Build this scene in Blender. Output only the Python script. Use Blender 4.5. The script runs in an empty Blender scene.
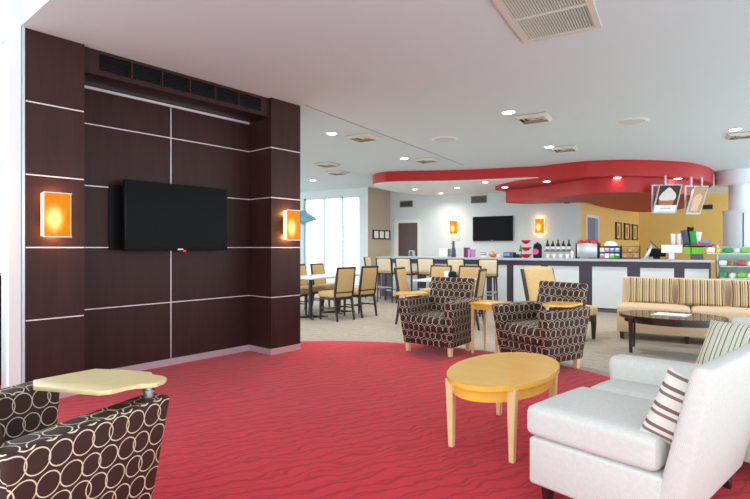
import bpy, bmesh, math, random
from mathutils import Vector, Matrix
random.seed(7)
S = bpy.context.scene
COL = S.collection
PI = math.pi
R = math.radians

# ------------------------------------------------------------------ materials
def lin(c):
    c = c / 255.0
    return c / 12.92 if c <= 0.04045 else ((c + 0.055) / 1.055) ** 2.4
def rgb(r, g, b):
    return (lin(r), lin(g), lin(b), 1.0)

def newmat(name):
    m = bpy.data.materials.new(name)
    m.use_nodes = True
    nt = m.node_tree
    return m, nt, nt.nodes['Principled BSDF']

def N(nt, typ, **kw):
    n = nt.nodes.new(typ)
    for k, v in kw.items():
        if k.startswith('i_'):
            n.inputs[k[2:].replace('_', ' ')].default_value = v
        else:
            setattr(n, k, v)
    return n

def math_n(nt, op, a=None, b=None, c=None):
    n = nt.nodes.new('ShaderNodeMath'); n.operation = op
    for i, v in enumerate((a, b, c)):
        if v is None: continue
        if isinstance(v, (int, float)): n.inputs[i].default_value = v
        else: nt.links.new(v, n.inputs[i])
    return n.outputs[0]

def mix_col(nt, fac, c1, c2):
    n = nt.nodes.new('ShaderNodeMix'); n.data_type = 'RGBA'
    if isinstance(fac, (int, float)): n.inputs[0].default_value = fac
    else: nt.links.new(fac, n.inputs[0])
    for idx, c in ((6, c1), (7, c2)):
        if isinstance(c, tuple): n.inputs[idx].default_value = c
        else: nt.links.new(c, n.inputs[idx])
    return n.outputs[2]

def coords(nt, kind='Object'):
    return nt.nodes.new('ShaderNodeTexCoord').outputs[kind]

def bump(nt, b, height, strength=0.2, dist=0.01):
    n = nt.nodes.new('ShaderNodeBump')
    n.inputs['Strength'].default_value = strength
    n.inputs['Distance'].default_value = dist
    nt.links.new(height, n.inputs['Height'])
    nt.links.new(n.outputs[0], b.inputs['Normal'])

def noise(nt, co, scale, detail=3, rough=0.5, dist=0.0):
    n = nt.nodes.new('ShaderNodeTexNoise')
    n.inputs['Scale'].default_value = scale
    n.inputs['Detail'].default_value = detail
    n.inputs['Roughness'].default_value = rough
    n.inputs['Distortion'].default_value = dist
    if co is not None: nt.links.new(co, n.inputs['Vector'])
    return n.outputs['Fac']

def mapping(nt, co, scale=(1, 1, 1), loc=(0, 0, 0), rot=(0, 0, 0)):
    n = nt.nodes.new('ShaderNodeMapping')
    n.inputs['Scale'].default_value = scale
    n.inputs['Location'].default_value = loc
    n.inputs['Rotation'].default_value = rot
    nt.links.new(co, n.inputs['Vector'])
    return n.outputs[0]

def plain(name, col, rough=0.5, metal=0.0, spec=0.5, var=0.06, nscale=8.0, bmp=0.0, bscale=200, sheen=0.0):
    m, nt, b = newmat(name)
    co = coords(nt)
    f = noise(nt, co, nscale)
    d = tuple(c * (1 - var) for c in col[:3]) + (1,)
    l = tuple(min(1, c * (1 + var)) for c in col[:3]) + (1,)
    nt.links.new(mix_col(nt, f, d, l), b.inputs['Base Color'])
    b.inputs['Roughness'].default_value = rough
    b.inputs['Metallic'].default_value = metal
    b.inputs['Specular IOR Level'].default_value = spec
    if sheen:
        b.inputs['Sheen Weight'].default_value = sheen
    if bmp:
        bump(nt, b, noise(nt, co, bscale, 2), bmp, 0.003)
    return m

def wood(name, c1, c2, rough=0.35, scale=(3, 3, 30), spec=0.5, coat=0.0):
    m, nt, b = newmat(name)
    co = mapping(nt, coords(nt), scale)
    f = noise(nt, co, 1.6, 5, 0.6, 1.2)
    nt.links.new(mix_col(nt, f, c1, c2), b.inputs['Base Color'])
    b.inputs['Roughness'].default_value = rough
    b.inputs['Specular IOR Level'].default_value = spec
    b.inputs['Coat Weight'].default_value = coat
    b.inputs['Coat Roughness'].default_value = 0.1
    return m

def emit(name, col, strength, shape=None, base=None):
    m, nt, b = newmat(name)
    b.inputs['Base Color'].default_value = base or col
    b.inputs['Emission Color'].default_value = col
    b.inputs['Emission Strength'].default_value = strength
    b.inputs['Roughness'].default_value = 0.5
    return m

def ring_fabric(name, dark, light, pitch=0.076, row=0.089, width=0.0021):
    """rows of thin overlapping rings"""
    m, nt, b = newmat(name)
    sep = nt.nodes.new('ShaderNodeSeparateXYZ'); nt.links.new(coords(nt, 'UV'), sep.inputs[0])
    y = math_n(nt, 'MULTIPLY', sep.outputs[1], 1 / row)
    rw = math_n(nt, 'FLOOR', y)
    odd = math_n(nt, 'MULTIPLY', math_n(nt, 'FLOORED_MODULO', rw, 2.0), 0.25)
    fy = math_n(nt, 'MULTIPLY', math_n(nt, 'SUBTRACT', math_n(nt, 'FRACT', y), 0.5), row)
    masks = []
    for k in range(2):
        x = math_n(nt, 'ADD', math_n(nt, 'ADD', math_n(nt, 'MULTIPLY', sep.outputs[0], 1 / (2 * pitch)), odd), 0.5 * k)
        cell = math_n(nt, 'FLOOR', x)
        fx = math_n(nt, 'MULTIPLY', math_n(nt, 'SUBTRACT', math_n(nt, 'FRACT', x), 0.5), 2 * pitch)
        cmb = nt.nodes.new('ShaderNodeCombineXYZ'); nt.links.new(cell, cmb.inputs[0]); nt.links.new(rw, cmb.inputs[1]); cmb.inputs[2].default_value = k
        wn = nt.nodes.new('ShaderNodeTexWhiteNoise'); nt.links.new(cmb.outputs[0], wn.inputs['Vector'])
        sc = nt.nodes.new('ShaderNodeSeparateColor'); nt.links.new(wn.outputs['Color'], sc.inputs[0])
        fx = math_n(nt, 'ADD', fx, math_n(nt, 'MULTIPLY_ADD', sc.outputs[0], 0.016, -0.008))
        gy = math_n(nt, 'ADD', fy, math_n(nt, 'MULTIPLY_ADD', sc.outputs[1], 0.003, -0.0015))
        d = math_n(nt, 'SQRT', math_n(nt, 'ADD', math_n(nt, 'POWER', fx, 2.0), math_n(nt, 'POWER', gy, 2.0)))
        r = math_n(nt, 'MULTIPLY_ADD', sc.outputs[2], 0.006, 0.0375)
        masks.append(math_n(nt, 'LESS_THAN', math_n(nt, 'ABSOLUTE', math_n(nt, 'SUBTRACT', d, r)), width))
    f = math_n(nt, 'MAXIMUM', masks[0], masks[1])
    nt.links.new(mix_col(nt, f, dark, light), b.inputs['Base Color'])
    b.inputs['Roughness'].default_value = 0.6
    b.inputs['Specular IOR Level'].default_value = 0.35
    bump(nt, b, f, 0.25, 0.002)
    return m

def stripes(name, stops, period, axis=0, rough=0.85):
    m, nt, b = newmat(name)
    co = coords(nt, 'UV')
    sep = nt.nodes.new('ShaderNodeSeparateXYZ'); nt.links.new(co, sep.inputs[0])
    t = math_n(nt, 'FRACT', math_n(nt, 'MULTIPLY', sep.outputs[axis], 1.0 / period))
    r = nt.nodes.new('ShaderNodeValToRGB'); r.color_ramp.interpolation = 'CONSTANT'
    e = r.color_ramp.elements
    while len(e) > 1: e.remove(e[-1])
    e[0].position = stops[0][0]; e[0].color = stops[0][1]
    for p, c in stops[1:]:
        k = e.new(p); k.color = c
    nt.links.new(t, r.inputs[0])
    nt.links.new(r.outputs[0], b.inputs['Base Color'])
    b.inputs['Roughness'].default_value = rough
    b.inputs['Specular IOR Level'].default_value = 0.2
    bump(nt, b, noise(nt, co, 300, 2), 0.2, 0.002)
    return m

def weave(name, c1, c2, scale=260, rough=0.9):
    m, nt, b = newmat(name)
    co = coords(nt, 'UV')
    sep = nt.nodes.new('ShaderNodeSeparateXYZ'); nt.links.new(co, sep.inputs[0])
    d = math_n(nt, 'ADD', sep.outputs[0], sep.outputs[1])
    w = math_n(nt, 'SINE', math_n(nt, 'MULTIPLY', d, scale * 2))
    w2 = math_n(nt, 'SINE', math_n(nt, 'MULTIPLY', math_n(nt, 'SUBTRACT', sep.outputs[0], sep.outputs[1]), scale))
    f = math_n(nt, 'MULTIPLY_ADD', math_n(nt, 'MULTIPLY', w, w2), 0.3, 0.5)
    f = math_n(nt, 'ADD', math_n(nt, 'MULTIPLY', f, 0.6), math_n(nt, 'MULTIPLY', noise(nt, co, 45, 3), 0.4))
    nt.links.new(mix_col(nt, f, c1, c2), b.inputs['Base Color'])
    b.inputs['Roughness'].default_value = rough
    b.inputs['Specular IOR Level'].default_value = 0.2
    bump(nt, b, f, 0.25, 0.002)
    return m

M = {}
M['wenge'] = wood('wenge_veneer', rgb(44, 22, 23), rgb(68, 39, 36), 0.4, (9, 9, 0.7), 0.22)
M['wenge_plain'] = wood('wenge_edge', rgb(42, 24, 25), rgb(60, 38, 36), 0.45, (6, 6, 1), 0.2)
M['maple'] = wood('maple_wood', rgb(238, 204, 144), rgb(248, 222, 172), 0.28, (2, 14, 2), 0.5, 0.3)
M['honey'] = wood('honey_wood', rgb(244, 178, 56), rgb(252, 204, 98), 0.25, (1.5, 9, 2), 0.4, 0.3)
M['pale_maple'] = wood('pale_maple_wood', rgb(222, 196, 142), rgb(236, 214, 166), 0.35, (9, 2, 2), 0.5, 0.2)
M['dark_wood'] = wood('dark_stained_wood', rgb(40, 22, 26), rgb(58, 34, 36), 0.22, (4, 4, 14), 0.5, 0.5)
M['bar_wood'] = wood('bar_front_wood', rgb(54, 45, 60), rgb(76, 66, 84), 0.3, (4, 4, 12), 0.5)
M['espresso'] = plain('espresso_legs', rgb(48, 34, 34), 0.35)
M['ring'] = ring_fabric('ring_fabric', rgb(60, 37, 30), rgb(222, 206, 184))
M['white_fabric'] = weave('white_weave', rgb(190, 188, 183), rgb(238, 236, 231))
M['tan_fabric'] = plain('tan_upholstery', rgb(202, 168, 118), 0.6, var=0.08, bmp=0.1)
M['cream_fabric'] = plain('cream_upholstery', rgb(226, 210, 180), 0.6, var=0.06, bmp=0.1)
M['beige_fabric'] = plain('beige_upholstery', rgb(220, 192, 158), 0.75, var=0.05, bmp=0.15)
M['red'] = plain('red_bulkhead_paint', rgb(174, 6, 14), 0.35, var=0.03, nscale=2)
M['red_dark'] = plain('red_bulkhead_underside', rgb(170, 24, 30), 0.5, var=0.04, nscale=2)
M['ceiling'] = plain('ceiling_paint', rgb(204, 214, 219), 0.9, var=0.012, nscale=1.2, bmp=0.03)
M['white_paint'] = plain('white_paint', rgb(226, 226, 226), 0.6, var=0.02)
M['wall_cool'] = plain('pale_wall_paint', rgb(208, 216, 218), 0.8, var=0.02, nscale=1.5)
M['wall_beige'] = plain('beige_wall_paint', rgb(186, 170, 150), 0.85, var=0.03)
M['wall_yellow'] = plain('yellow_wall_paint', rgb(228, 188, 112), 0.85, var=0.03)
M['black'] = plain('black_plastic', rgb(16, 16, 18), 0.4, spec=0.2)
M['screen'] = plain('dark_screen', rgb(12, 12, 13), 0.3, spec=0.08, var=0.02)
M['steel'] = plain('brushed_steel', rgb(196, 200, 206), 0.3, 0.85, var=0.05, nscale=30)
M['alu'] = plain('pale_aluminium', rgb(196, 210, 218), 0.4, 0.35, var=0.03)
M['strip'] = plain('silver_strip', rgb(222, 216, 220), 0.35, 0.3, var=0.02)
M['base_metal'] = plain('metal_baseboard', rgb(214, 196, 206), 0.3, 0.55, var=0.03)
M['column'] = plain('silver_column_cladding', rgb(224, 230, 236), 0.35, 0.0, var=0.02)
M['counter'] = plain('counter_laminate', rgb(176, 184, 196), 0.3, var=0.06, nscale=40)
M['bar_panel'] = plain('white_bar_panel', rgb(216, 224, 232), 0.25, var=0.02)
M['vent'] = plain('vent_metal', rgb(206, 200, 188), 0.5, var=0.03)
M['vent_dark'] = plain('vent_recess', rgb(54, 50, 40), 0.8)
M['grey'] = plain('grey_plastic', rgb(120, 122, 128), 0.5)
M['table_grey'] = plain('pale_table_laminate', rgb(206, 210, 212), 0.3, var=0.05)
def lit_glass():
    m, nt, b = newmat('lit_orange_glass')
    co = coords(nt)
    d = nt.nodes.new('ShaderNodeVectorMath'); d.operation = 'DISTANCE'
    nt.links.new(mapping(nt, co, (1, 0.0, 0.62)), d.inputs[0]); d.inputs[1].default_value = (-0.025, 0, -0.02)
    mr = nt.nodes.new('ShaderNodeMapRange'); mr.interpolation_type = 'SMOOTHSTEP'
    mr.inputs['From Min'].default_value = 0.015; mr.inputs['From Max'].default_value = 0.09
    mr.inputs['To Min'].default_value = 1; mr.inputs['To Max'].default_value = 0
    nt.links.new(d.outputs['Value'], mr.inputs['Value'])
    n = math_n(nt, 'MULTIPLY', noise(nt, mapping(nt, co, (30, 1, 8)), 1.0, 3), 0.35)
    f = math_n(nt, 'ADD', mr.outputs[0], math_n(nt, 'SUBTRACT', n, 0.17))
    c = mix_col(nt, f, (1.0, 0.30, 0.0, 1), (1.0, 0.72, 0.22, 1))
    nt.links.new(c, b.inputs['Emission Color'])
    nt.links.new(math_n(nt, 'MULTIPLY_ADD', f, 0.75, 0.68), b.inputs['Emission Strength'])
    b.inputs['Base Color'].default_value = rgb(60, 24, 2)
    b.inputs['Specular IOR Level'].default_value = 0.1
    b.inputs['Roughness'].default_value = 0.4
    return m
M['orange_glass'] = lit_glass()
M['sconce_white'] = emit('lit_white_glass', rgb(255, 214, 170), 0.75, base=rgb(240, 220, 200))
M['lamp'] = emit('lit_downlight', (1, 0.97, 0.92, 1), 6.0)
M['paper'] = plain('paper', rgb(240, 240, 238), 0.7, var=0.02)
M['plum'] = plain('plum_cover', rgb(120, 50, 100), 0.5)
M['pink'] = plain('pink_cover', rgb(200, 140, 190), 0.5)
M['magenta'] = plain('magenta_label', rgb(230, 70, 160), 0.5)
M['red_plastic'] = plain('red_plastic', rgb(206, 30, 60), 0.25)
M['green'] = plain('green_print', rgb(120, 205, 60), 0.5)
M['green_dark'] = plain('green_packs', rgb(40, 150, 70), 0.5, var=0.2, nscale=40)
M['blue'] = plain('blue_print', rgb(110, 150, 210), 0.5)
M['navy'] = plain('slate_plastic', rgb(60, 76, 100), 0.4)
M['amber'] = plain('amber_glaze', rgb(205, 100, 40), 0.3)
M['yellow'] = plain('yellow_print', rgb(236, 200, 60), 0.5)
M['bottle'] = plain('dark_bottle_glass', rgb(44, 34, 24), 0.12, spec=0.6)
M['frame_dark'] = plain('dark_frame', rgb(60, 40, 26), 0.4)
M['print_tan'] = plain('tan_print', rgb(214, 180, 110), 0.7, var=0.2, nscale=6)
M['door'] = wood('dark_door', rgb(66, 46, 44), rgb(84, 60, 56), 0.4, (8, 8, 1))
M['blue_door'] = plain('slate_door', rgb(110, 128, 150), 0.5)
M['brown_photo'] = plain('brown_photo', rgb(70, 50, 40), 0.5, var=0.2, nscale=9)
M['cup_orange'] = plain('caramel_photo', rgb(190, 112, 56), 0.5, var=0.1)
M['cream_photo'] = plain('whipped_cream_photo', rgb(232, 222, 220), 0.6, var=0.14, nscale=30)
M['tan_photo'] = plain('tan_photo', rgb(196, 152, 112), 0.5, var=0.12, nscale=8)
M['wire'] = plain('dark_wire', rgb(54, 44, 34), 0.4)
M['basket'] = plain('packet_goods', rgb(190, 130, 60), 0.6, var=0.3, nscale=30)
M['flower'] = plain('yellow_flower', rgb(226, 206, 80), 0.6)
M['blue_glass'] = plain('blue_glass', rgb(120, 170, 190), 0.2)

M['stripe_brown'] = stripes('brown_stripe_fabric', [(0, rgb(226, 222, 214)), (0.26, rgb(140, 108, 108)), (0.42, rgb(226, 222, 214)), (0.62, rgb(128, 98, 100)), (0.8, rgb(226, 222, 214))], 0.085, 1)
M['stripe_sofa'] = stripes('sofa_stripe_fabric', [(0, rgb(214, 194, 158)), (0.18, rgb(98, 74, 60)), (0.36, rgb(210, 188, 150)), (0.5, rgb(140, 124, 94)), (0.64, rgb(220, 200, 164)), (0.8, rgb(150, 92, 60)), (0.9, rgb(214, 194, 158))], 0.082, 0)
M['stripe_big'] = stripes('grey_stripe_fabric', [(0, rgb(216, 212, 196)), (0.2, rgb(120, 116, 96)), (0.27, rgb(226, 224, 212)), (0.45, rgb(160, 156, 124)), (0.55, rgb(220, 216, 202)), (0.78, rgb(100, 86, 76)), (0.85, rgb(216, 212, 196))], 0.085, 0)

def red_carpet():
    m, nt, b = newmat('red_wave_carpet')
    co = coords(nt)
    sep = nt.nodes.new('ShaderNodeSeparateXYZ'); nt.links.new(co, sep.inputs[0])
    n1 = noise(nt, co, 1.7, 2, 0.5)
    n2 = noise(nt, mapping(nt, co, (1, 1, 1), (5, 3, 0)), 4.5, 2, 0.5)
    def lines(k, a1, a2, off, w):
        t = math_n(nt, 'ADD', math_n(nt, 'MULTIPLY', sep.outputs[0], -0.84 * k), math_n(nt, 'MULTIPLY', sep.outputs[1], 0.54 * k))
        t = math_n(nt, 'ADD', t, math_n(nt, 'MULTIPLY', n1, a1))
        t = math_n(nt, 'ADD', t, math_n(nt, 'MULTIPLY', n2, a2))
        t = math_n(nt, 'ADD', t, off)
        f = math_n(nt, 'ABSOLUTE', math_n(nt, 'SUBTRACT', math_n(nt, 'FRACT', t), 0.5))
        mr = nt.nodes.new('ShaderNodeMapRange'); mr.interpolation_type = 'SMOOTHSTEP'
        mr.inputs['From Min'].default_value = w * 0.5; mr.inputs['From Max'].default_value = w * 1.6
        mr.inputs['To Min'].default_value = 1; mr.inputs['To Max'].default_value = 0
        nt.links.new(f, mr.inputs['Value'])
        return mr.outputs[0]
    f = math_n(nt, 'MAXIMUM', lines(11, 3.0, 1.6, 0, 0.08), math_n(nt, 'MULTIPLY', lines(9, -2.5, 1.9, 0.3, 0.07), 0.8))
    fine = noise(nt, co, 320, 2, 0.6)
    base = mix_col(nt, fine, rgb(190, 20, 36), rgb(220, 40, 62))
    c = mix_col(nt, math_n(nt, 'MULTIPLY', f, 0.62), base, rgb(140, 16, 32))
    nt.links.new(c, b.inputs['Base Color'])
    b.inputs['Roughness'].default_value = 0.95
    b.inputs['Specular IOR Level'].default_value = 0.1
    b.inputs['Sheen Weight'].default_value = 0.15
    bump(nt, b, fine, 0.3, 0.004)
    return m
M['red_carpet'] = red_carpet()

def beige_carpet():
    m, nt, b = newmat('beige_pattern_carpet')
    co = coords(nt)
    big = noise(nt, co, 2.0, 3, 0.6, 2.5)
    fine = noise(nt, mapping(nt, co, (24, 15, 1), (0, 0, 0), (0, 0, 0.5)), 1.4, 5, 0.72, 1.5)
    w = nt.nodes.new('ShaderNodeTexWave'); w.wave_type = 'RINGS'
    w.inputs['Scale'].default_value = 2.2; w.inputs['Distortion'].default_value = 9; w.inputs['Detail'].default_value = 3
    nt.links.new(co, w.inputs['Vector'])
    c = mix_col(nt, fine, rgb(96, 80, 64), rgb(214, 204, 188))
    c = mix_col(nt, math_n(nt, 'MULTIPLY', w.outputs['Fac'], 0.30), c, rgb(120, 104, 88))
    c = mix_col(nt, math_n(nt, 'MULTIPLY', big, 0.35), c, rgb(196, 192, 186))
    nt.links.new(c, b.inputs['Base Color'])
    b.inputs['Roughness'].default_value = 0.75
    b.inputs['Specular IOR Level'].default_value = 0.3
    bump(nt, b, fine, 0.2, 0.003)
    return m
M['beige_carpet'] = beige_carpet()

def glass_mat():
    m = bpy.data.materials.new('clear_glass'); m.use_nodes = True
    nt = m.node_tree; nt.nodes.clear()
    out = nt.nodes.new('ShaderNodeOutputMaterial')
    t = nt.nodes.new('ShaderNodeBsdfTransparent'); t.inputs[0].default_value = (0.95, 0.98, 0.98, 1)
    g = nt.nodes.new('ShaderNodeBsdfGlossy'); g.inputs['Roughness'].default_value = 0.02
    mx = nt.nodes.new('ShaderNodeMixShader'); mx.inputs[0].default_value = 0.06
    nt.links.new(t.outputs[0], mx.inputs[1]); nt.links.new(g.outputs[0], mx.inputs[2])
    nt.links.new(mx.outputs[0], out.inputs[0])
    return m
M['glass'] = glass_mat()

# ------------------------------------------------------------------ mesh tools
class MB:
    def __init__(self):
        self.bm = bmesh.new()
        self.uv = self.bm.loops.layers.uv.new('UVMap')
        self.done = set()
    def _merge(self, tmp, mat=None, mi=0, uvfun=None):
        if mat is not None:
            bmesh.ops.transform(tmp, matrix=mat, verts=tmp.verts)
        vm = {}
        for v in tmp.verts: vm[v] = self.bm.verts.new(v.co)
        tl = tmp.loops.layers.uv.active
        for f in tmp.faces:
            try: nf = self.bm.faces.new([vm[v] for v in f.verts])
            except ValueError: continue
            nf.material_index = mi; nf.smooth = True
            if tl is not None:
                for a, b in zip(f.loops, nf.loops): b[self.uv].uv = a[tl].uv
                self.done.add(nf)
        tmp.free()
        return self
    def hexa(self, bot, top, bevel=0.0, seg=2, mi=0, mat=None):
        """bot, top: 4 points each (same winding, seen from above counter-clockwise)"""
        t = bmesh.new()
        b = [t.verts.new(p) for p in bot]; u = [t.verts.new(p) for p in top]
        t.faces.new(b[::-1]); t.faces.new(u)
        for i in range(4):
            j = (i + 1) % 4
            t.faces.new((b[i], b[j], u[j], u[i]))
        if bevel > 0:
            bmesh.ops.bevel(t, geom=t.edges[:], offset=bevel, segments=seg, affect='EDGES', profile=0.5, clamp_overlap=True)
        return self._merge(t, mat, mi)
    def box(self, x0, x1, y0, y1, z0, z1, bevel=0.0, seg=2, mi=0, mat=None):
        if x0 > x1: x0, x1 = x1, x0
        if y0 > y1: y0, y1 = y1, y0
        if z0 > z1: z0, z1 = z1, z0
        q = ((x0, y0), (x1, y0), (x1, y1), (x0, y1))
        return self.hexa([(x, y, z0) for x, y in q], [(x, y, z1) for x, y in q], bevel, seg, mi, mat)
    def leg(self, x, y, z0, z1, r0, r1, dx=0, dy=0, bevel=0.004):
        """square tapered leg; (x,y) at the top, foot offset by dx,dy"""
        q = ((-1, -1), (1, -1), (1, 1), (-1, 1))
        return self.hexa([(x + dx + a * r0, y + dy + b * r0, z0) for a, b in q], [(x + a * r1, y + b * r1, z1) for a, b in q], bevel, 1)
    def prism(self, poly, z0, z1, bevel=0.0, seg=2, mi=0, mat=None):
        t = bmesh.new()
        ar = sum(poly[i][0] * poly[(i + 1) % len(poly)][1] - poly[(i + 1) % len(poly)][0] * poly[i][1] for i in range(len(poly)))
        if ar < 0: poly = poly[::-1]
        b = [t.verts.new((p[0], p[1], z0)) for p in poly]; u = [t.verts.new((p[0], p[1], z1)) for p in poly]
        fb = t.faces.new(b[::-1]); fu = t.faces.new(u)
        n = len(poly)
        for i in range(n):
            j = (i + 1) % n
            t.faces.new((b[i], b[j], u[j], u[i]))
        if bevel > 0:
            eds = list(set(list(fb.edges) + list(fu.edges)))
            bmesh.ops.bevel(t, geom=eds, offset=bevel, segments=seg, affect='EDGES', profile=0.5, clamp_overlap=True)
        return self._merge(t, mat, mi)
    def lathe(self, prof, c=(0, 0, 0), seg=24, mi=0, mat=None, sx=1, sy=1):
        t = bmesh.new(); rings = []
        for r, z in prof:
            if r < 1e-5: rings.append([t.verts.new((c[0], c[1], c[2] + z))])
            else: rings.append([t.verts.new((c[0] + sx * r * math.cos(2 * PI * k / seg), c[1] + sy * r * math.sin(2 * PI * k / seg), c[2] + z)) for k in range(seg)])
        for a, b in zip(rings, rings[1:]):
            for k in range(seg):
                k2 = (k + 1) % seg
                if len(a) == 1 and len(b) == 1: continue
                if len(a) == 1: t.faces.new((a[0], b[k2], b[k]))
                elif len(b) == 1: t.faces.new((a[k], a[k2], b[0]))
                else: t.faces.new((a[k], a[k2], b[k2], b[k]))
        if len(rings[0]) > 1: t.faces.new(rings[0][::-1])
        if len(rings[-1]) > 1: t.faces.new(rings[-1])
        bmesh.ops.recalc_face_normals(t, faces=t.faces[:])
        return self._merge(t, mat, mi)
    def cyl(self, p0, p1, r, seg=12, r1=None, mi=0):
        p0 = Vector(p0); p1 = Vector(p1); d = p1 - p0
        mt = Matrix.Translation(p0) @ d.to_track_quat('Z', 'Y').to_matrix().to_4x4()
        return self.lathe([(r, 0), (r if r1 is None else r1, d.length)], (0, 0, 0), seg, mi, mt)
    def tube(self, pts, r, seg=8):
        for a, b in zip(pts, pts[1:]): self.cyl(a, b, r, seg)
        return self
    def rbox(self, sx, sy, sz, r=0.04, bulge=(0, 0, 0), n=8, mi=0, mat=None):
        """soft rounded box centred on the origin"""
        t = bmesh.new()
        bmesh.ops.create_cube(t, size=2.0)
        bmesh.ops.subdivide_edges(t, edges=t.edges[:], cuts=n, use_grid_fill=True)
        h = (sx / 2, sy / 2, sz / 2)
        rr = min(r, h[0], h[1], h[2])
        for v in t.verts:
            q = [0, 0, 0]
            for i in range(3):
                c = v.co[i]
                # gather grid lines near the corners
                q[i] = math.copysign(abs(c) ** 0.6, c) * h[i]
            inn = [max(-h[i] + rr, min(h[i] - rr, q[i])) for i in range(3)]
            d = Vector([q[i] - inn[i] for i in range(3)])
            if d.length > 1e-9: d = d.normalized() * rr
            p = Vector(inn) + d
            u = [1 - (p[i] / h[i]) ** 2 if h[i] else 0 for i in range(3)]
            for i in range(3):
                if bulge[i]:
                    o = [j for j in range(3) if j != i]
                    p[i] += bulge[i] * (p[i] / h[i]) * max(0, u[o[0]]) ** 0.7 * max(0, u[o[1]]) ** 0.7
            v.co = p
        return self._merge(t, mat, mi)
    def pillow(self, w, h, th, n=14, pinch=0.05, mi=0, mat=None):
        """pillow in the XZ plane, thickness along Y"""
        t = bmesh.new(); uvl = t.loops.layers.uv.new('UVMap')
        def pt(i, j, s):
            u = -1 + 2 * i / n; v = -1 + 2 * j / n
            k = (max(0, 1 - u ** 4) * max(0, 1 - v ** 4)) ** 0.55
            pu = 1 - pinch * (1 - v * v); pv = 1 - pinch * (1 - u * u)
            return Vector((u * w / 2 * pv ** 0 * (1 - pinch * (1 - abs(v)) * 0 - pinch * (v * v - 1) * -1 * (abs(u) ** 6)), s * th / 2 * k, v * h / 2 * (1 - pinch * (1 - u * u) * (abs(v) ** 6))))
        g = {}
        for s in (1, -1):
            for i in range(n + 1):
                for j in range(n + 1):
                    edge = i in (0, n) or j in (0, n)
                    if s == -1 and edge: g[(s, i, j)] = g[(1, i, j)]
                    else: g[(s, i, j)] = t.verts.new(pt(i, j, s))
        for s in (1, -1):
            for i in range(n):
                for j in range(n):
                    ix = [(i, j), (i + 1, j), (i + 1, j + 1), (i, j + 1)]
                    if s == 1: ix = ix[::-1]
                    f = t.faces.new([g[(s, a, b)] for a, b in ix])
                    for l, (a, b) in zip(f.loops, ix): l[uvl].uv = (w * a / n, h * b / n)
        return self._merge(t, mat, mi)
    def build(self, name, mat, parent=None, loc=None, rot=None, angle=35):
        bm = self.bm
        bm.normal_update()
        for f in bm.faces:
            if f in self.done: continue
            n = f.normal; a = [abs(n.x), abs(n.y), abs(n.z)]
            k = a.index(max(a))
            for l in f.loops:
                c = l.vert.co
                l[self.uv].uv = (c.y, c.z) if k == 0 else ((c.x, c.z) if k == 1 else (c.x, c.y))
        me = bpy.data.meshes.new(name)
        bm.to_mesh(me); bm.free()
        for m in (mat if isinstance(mat, (list, tuple)) else [mat]): me.materials.append(m)
        me.set_sharp_from_angle(angle=R(angle))
        o = bpy.data.objects.new(name, me); COL.objects.link(o)
        if loc: o.location = loc
        if rot: o.rotation_euler = rot
        if parent is not None: o.parent = parent
        return o

def tag(o, label=None, cat=None, group=None, kind=None):
    if label: o['label'] = label
    if cat: o['category'] = cat
    if group: o['group'] = group
    if kind: o['kind'] = kind
    return o

def thing(name, label, cat, loc=(0, 0, 0), rz=0.0, group=None):
    o = bpy.data.objects.new(name, None); COL.objects.link(o)
    o.empty_display_size = 0.1
    o.location = loc; o.rotation_euler = (0, 0, rz)
    return tag(o, label, cat, group)

def dup(root, loc, rz, label, group=None):
    r = root.copy(); COL.objects.link(r); r.location = loc; r.rotation_euler = (0, 0, rz)
    r['label'] = label
    if group: r['group'] = group
    for ch in list(root.children):
        c = ch.copy(); COL.objects.link(c); c.parent = r
        for g in list(ch.children):
            d = g.copy(); COL.objects.link(d); d.parent = c
    return r

def struct(name, mb, mat, parent=None, label=None, **kw):
    o = mb.build(name, mat, parent, **kw)
    if parent is None: o['kind'] = 'structure'
    if label: o['label'] = label
    return o

def spline(pts, k=8):
    """closed Catmull-Rom curve through the points"""
    out = []; n = len(pts)
    for i in range(n):
        p0, p1, p2, p3 = (Vector(pts[(i + j) % n]) for j in (-1, 0, 1, 2))
        for s in range(k):
            t = s / k
            out.append(tuple(0.5 * ((2 * p1) + (-p0 + p2) * t + (2 * p0 - 5 * p1 + 4 * p2 - p3) * t * t + (-p0 + 3 * p1 - 3 * p2 + p3) * t ** 3)))
    return out

def ellipse(a, b, n=48, rot=0, c=(0, 0)):
    return [(c[0] + a * math.cos(t) * math.cos(rot) - b * math.sin(t) * math.sin(rot), c[1] + a * math.cos(t) * math.sin(rot) + b * math.sin(t) * math.cos(rot)) for t in (2 * PI * i / n for i in range(n))]

CZ = 2.986     # ceiling height
# ------------------------------------------------------------------ room shell
WALL_RZ = R(80.88)                 # direction of the media wall
WP = Vector((-4.42, 1.996, 0))     # its near end at the floor
def wall_pt(s, n, z=0):
    c, sn = math.cos(WALL_RZ), math.sin(WALL_RZ)
    return (WP.x + s * c - n * sn, WP.y + s * sn + n * c, z)

struct('floor', MB().box(-13, 3.2, -1.2, 24, -0.1, 0.0), M['beige_carpet'], label='beige patterned carpet floor')
# red carpet field: rounded at its far side
cx, cy, rr = -2.38, 2.78, 3.12
arc = [(cx + rr * math.cos(t), cy + rr * math.sin(t)) for t in (PI * i / 48 for i in range(49))]
poly = arc + [(cx - rr, -0.6), (cx + rr, -0.6)]
struct('floor_red', MB().prism(poly, 0.0, 0.006), M['red_carpet'], label='red carpet with dark wavy lines')

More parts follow.
